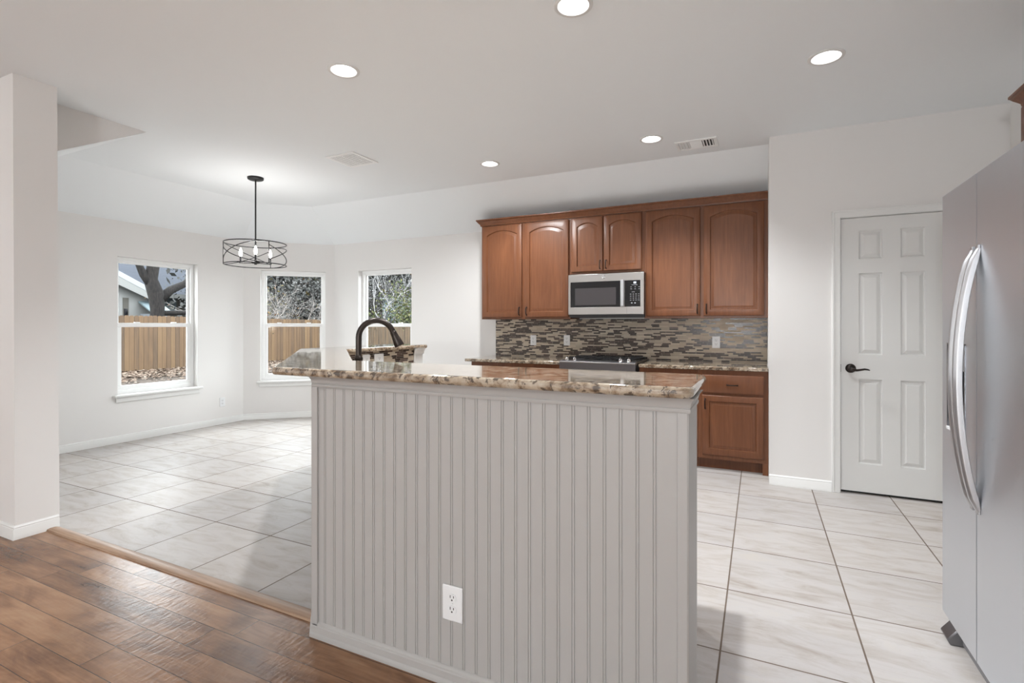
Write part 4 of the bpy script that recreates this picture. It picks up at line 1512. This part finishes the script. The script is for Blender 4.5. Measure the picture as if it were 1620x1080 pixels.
# neighbouring houses
hs = empty('house', (-26, 13.2, GZ), 0, 'white house with pale metal roof and eaves left of the oak trunk', 'house')
MB().prism_x([(-6.0, 0), (1.25, 0), (1.25, 2.80), (-6.0, 6.45)], -5, 0).build('wall', 'siding', hs)
rf = MB()
rf.prism_x([(-6.0, 6.6), (-6.0, 6.85), (1.60, 2.95), (1.60, 2.70)], -5, 0.45)
rf.build('roof', 'tin', hs)
fa2 = MB().prism_x([(-6.0, 5.9), (-6.0, 6.62), (1.62, 2.72), (1.62, 2.55), (1.2, 2.62)], 0.36, 0.44).build('rake_board', 'siding', hs)
MB().box(-0.02, 0.02, 0.10, 0.34, 1.75, 2.75).build('window', 'cream', hs)
MB().box(0.0, 0.03, 0.14, 0.30, 1.85, 2.25).build('pane', 'black_glass', hs)
sd = empty('shed', (-25, 14.15, GZ), 0, 'small grey shed with pale blue sloping roof behind the fence', 'shed')
MB().box(-0.95, 0, -0.15, 0.65, 0, 2.02).build('wall', P('grey_shed', (0.102, 0.111, 0.123), 0.8), sd)
MB().prism_y([(0.12, 2.03), (0.12, 2.08), (-0.95, 2.62), (-0.95, 2.55)], -0.22, 0.72).build('roof', 'tin_blue', sd)
h2 = empty('house', (-33.5, 18.6, GZ), 0, 'cream house with glass block window and big blue-grey shingle roof', 'house')
MB().box(-6, 0, -12, 5, 0, 3.35).build('wall', 'cream', h2)
r2 = MB()
r2.prism_y([(0.7, 3.25), (0.7, 3.42), (-9.0, 10.0), (-9.0, 9.7)], -13, 9)
r2.build('roof', 'shingle', h2)
MB().box(0.66, 0.74, -13, 9, 3.18, 3.44).build('fascia', 'siding', h2)
gb = MB()
for i in range(4):
    for k in range(4):
        gb.box(0, 0.04, 0.80 + i * 0.20, 0.80 + i * 0.20 + 0.18, 2.40 + k * 0.20, 2.40 + k * 0.20 + 0.18)
gb.build('glass_block_window', 'block', h2)

# thicket behind the fence (middle window)
TH = [(-19.6, 14.0), (-20.4, 15.3), (-19.4, 16.3), (-21.2, 16.8), (-20.2, 17.9), (-22.4, 15.8)]
for k, (x, y) in enumerate(TH):
    names = ['bare tangled shrub behind the fence at the left of the middle window', 'bare tangled shrub second from left behind the fence in the middle window', 'pale twiggy shrub close to the fence in the center of the middle window',
             'tall twiggy shrub set back behind the middle window fence', 'twiggy shrub at the right of the middle window by the fence corner', 'rearmost bare shrub filling the middle window background']
    plant('shrub', x, y, names[k], 'shrub', 'bare thicket behind the fence', 7, 1.5, 0.035, 4, 1.0, 'twig' if k % 2 == 0 else 'twig_dark', 'leaf_mixed' if k % 3 == 0 else 'leaf_grey', 1, 0.055, 0.2)
# trees behind the right window
plant('tree', -17.6, 21.4, 'slender white-barked tree in the right dining window', 'tree', None, 2, 2.3, 0.055, 4, 0.7, 'twig_white', 'leaf_grey', 1, 0.05, 0.25, lean=0.12)
plant('tree', -19.6, 22.6, 'dark bare tree left of the white-barked one in the right window', 'tree', None, 5, 1.9, 0.06, 4, 0.9, 'twig_dark', 'leaf_grey', 2, 0.06, 0.3)
plant('tree', -17.2, 24.2, 'grey leafy tree behind the white-barked one in the right window', 'tree', None, 5, 2.0, 0.06, 4, 0.9, 'twig', 'leaf_grey', 4, 0.07, 0.35)
plant('tree', -15.4, 21.2, 'yellow-green leafy tree at the right edge of the right window', 'tree', None, 5, 1.5, 0.05, 4, 0.9, 'twig_dark', 'leaf_green', 6, 0.07, 0.35)
plant('tree', -19.0, 26.5, 'tall background tree filling the right window sky', 'tree', None, 6, 2.6, 0.07, 4, 0.9, 'twig_dark', 'leaf_grey', 5, 0.10, 0.5)
plant('tree', -24.5, 19.5, 'tall dull green tree behind the middle window thicket', 'tree', None, 7, 2.4, 0.07, 4, 0.9, 'twig_dark', 'leaf_grey', 5, 0.10, 0.5)
plant('tree', -23.0, 22.5, 'broad grey tree far behind between the middle and right windows', 'tree', None, 7, 2.4, 0.07, 4, 0.9, 'twig_dark', 'leaf_grey', 5, 0.10, 0.5)
bh = empty('outbuilding', (-20.0, 24.1, GZ), 35, 'pale blue outbuilding glimpsed through the trees in the right window', 'outbuilding')  # plain pale blue box with a flat lid, set among the trees
MB().box(-0.1, 1.5, 0, 2.0, 0, 3.0).build('wall', 'pale_blue', bh)
MB().box(-0.25, 1.65, -0.15, 2.15, 3.0, 3.12).build('roof', 'tin', bh)

# dense tree line closing the view beyond the yard
for k, (x, y, lab) in enumerate([(-27.5, 21.5, 'dense grey-green tree filling the sky of the middle window on the left'), (-27.0, 26.0, 'dense grey-green tree filling the sky of the middle window on the right'),
                                 (-23.5, 29.5, 'dense grey-green tree filling the sky of the right window on the left'), (-19.0, 31.0, 'dense grey-green tree filling the sky of the right window on the right')]):
    t_ = empty('tree', (x, y, GZ), 0, lab, 'tree', 'tree line beyond the yard')
    mb, tips = MB(), []
    for q in range(6):
        a = q * 1.05
        branch_tree(mb, Vector((math.cos(a) * 0.3, math.sin(a) * 0.3, 0)), Vector((math.cos(a) * 0.4, math.sin(a) * 0.4, 1)).normalized(), 2.8, 0.10, 4, 0.9, tips)
    mb.build('branches', 'twig_dark', t_, smooth='all')
    lm = MB()
    for q in range(9500):
        c = Vector((random.gauss(0, 1.6), random.gauss(0, 1.6), random.uniform(0.6, 8.0)))
        u_ = Vector((random.uniform(-1, 1), random.uniform(-1, 1), random.uniform(-1, 1))).normalized()
        w_ = u_.cross(Vector((random.uniform(-1, 1), random.uniform(-1, 1), random.uniform(-1, 1)))).normalized()
        s_ = random.uniform(0.12, 0.26)
        lm.quad(c - u_ * s_, c + w_ * s_ * 0.5, c + u_ * s_, c - w_ * s_ * 0.5)
    lm.build('foliage', 'leaf_grey' if k % 2 == 0 else 'leaf_mixed', t_)
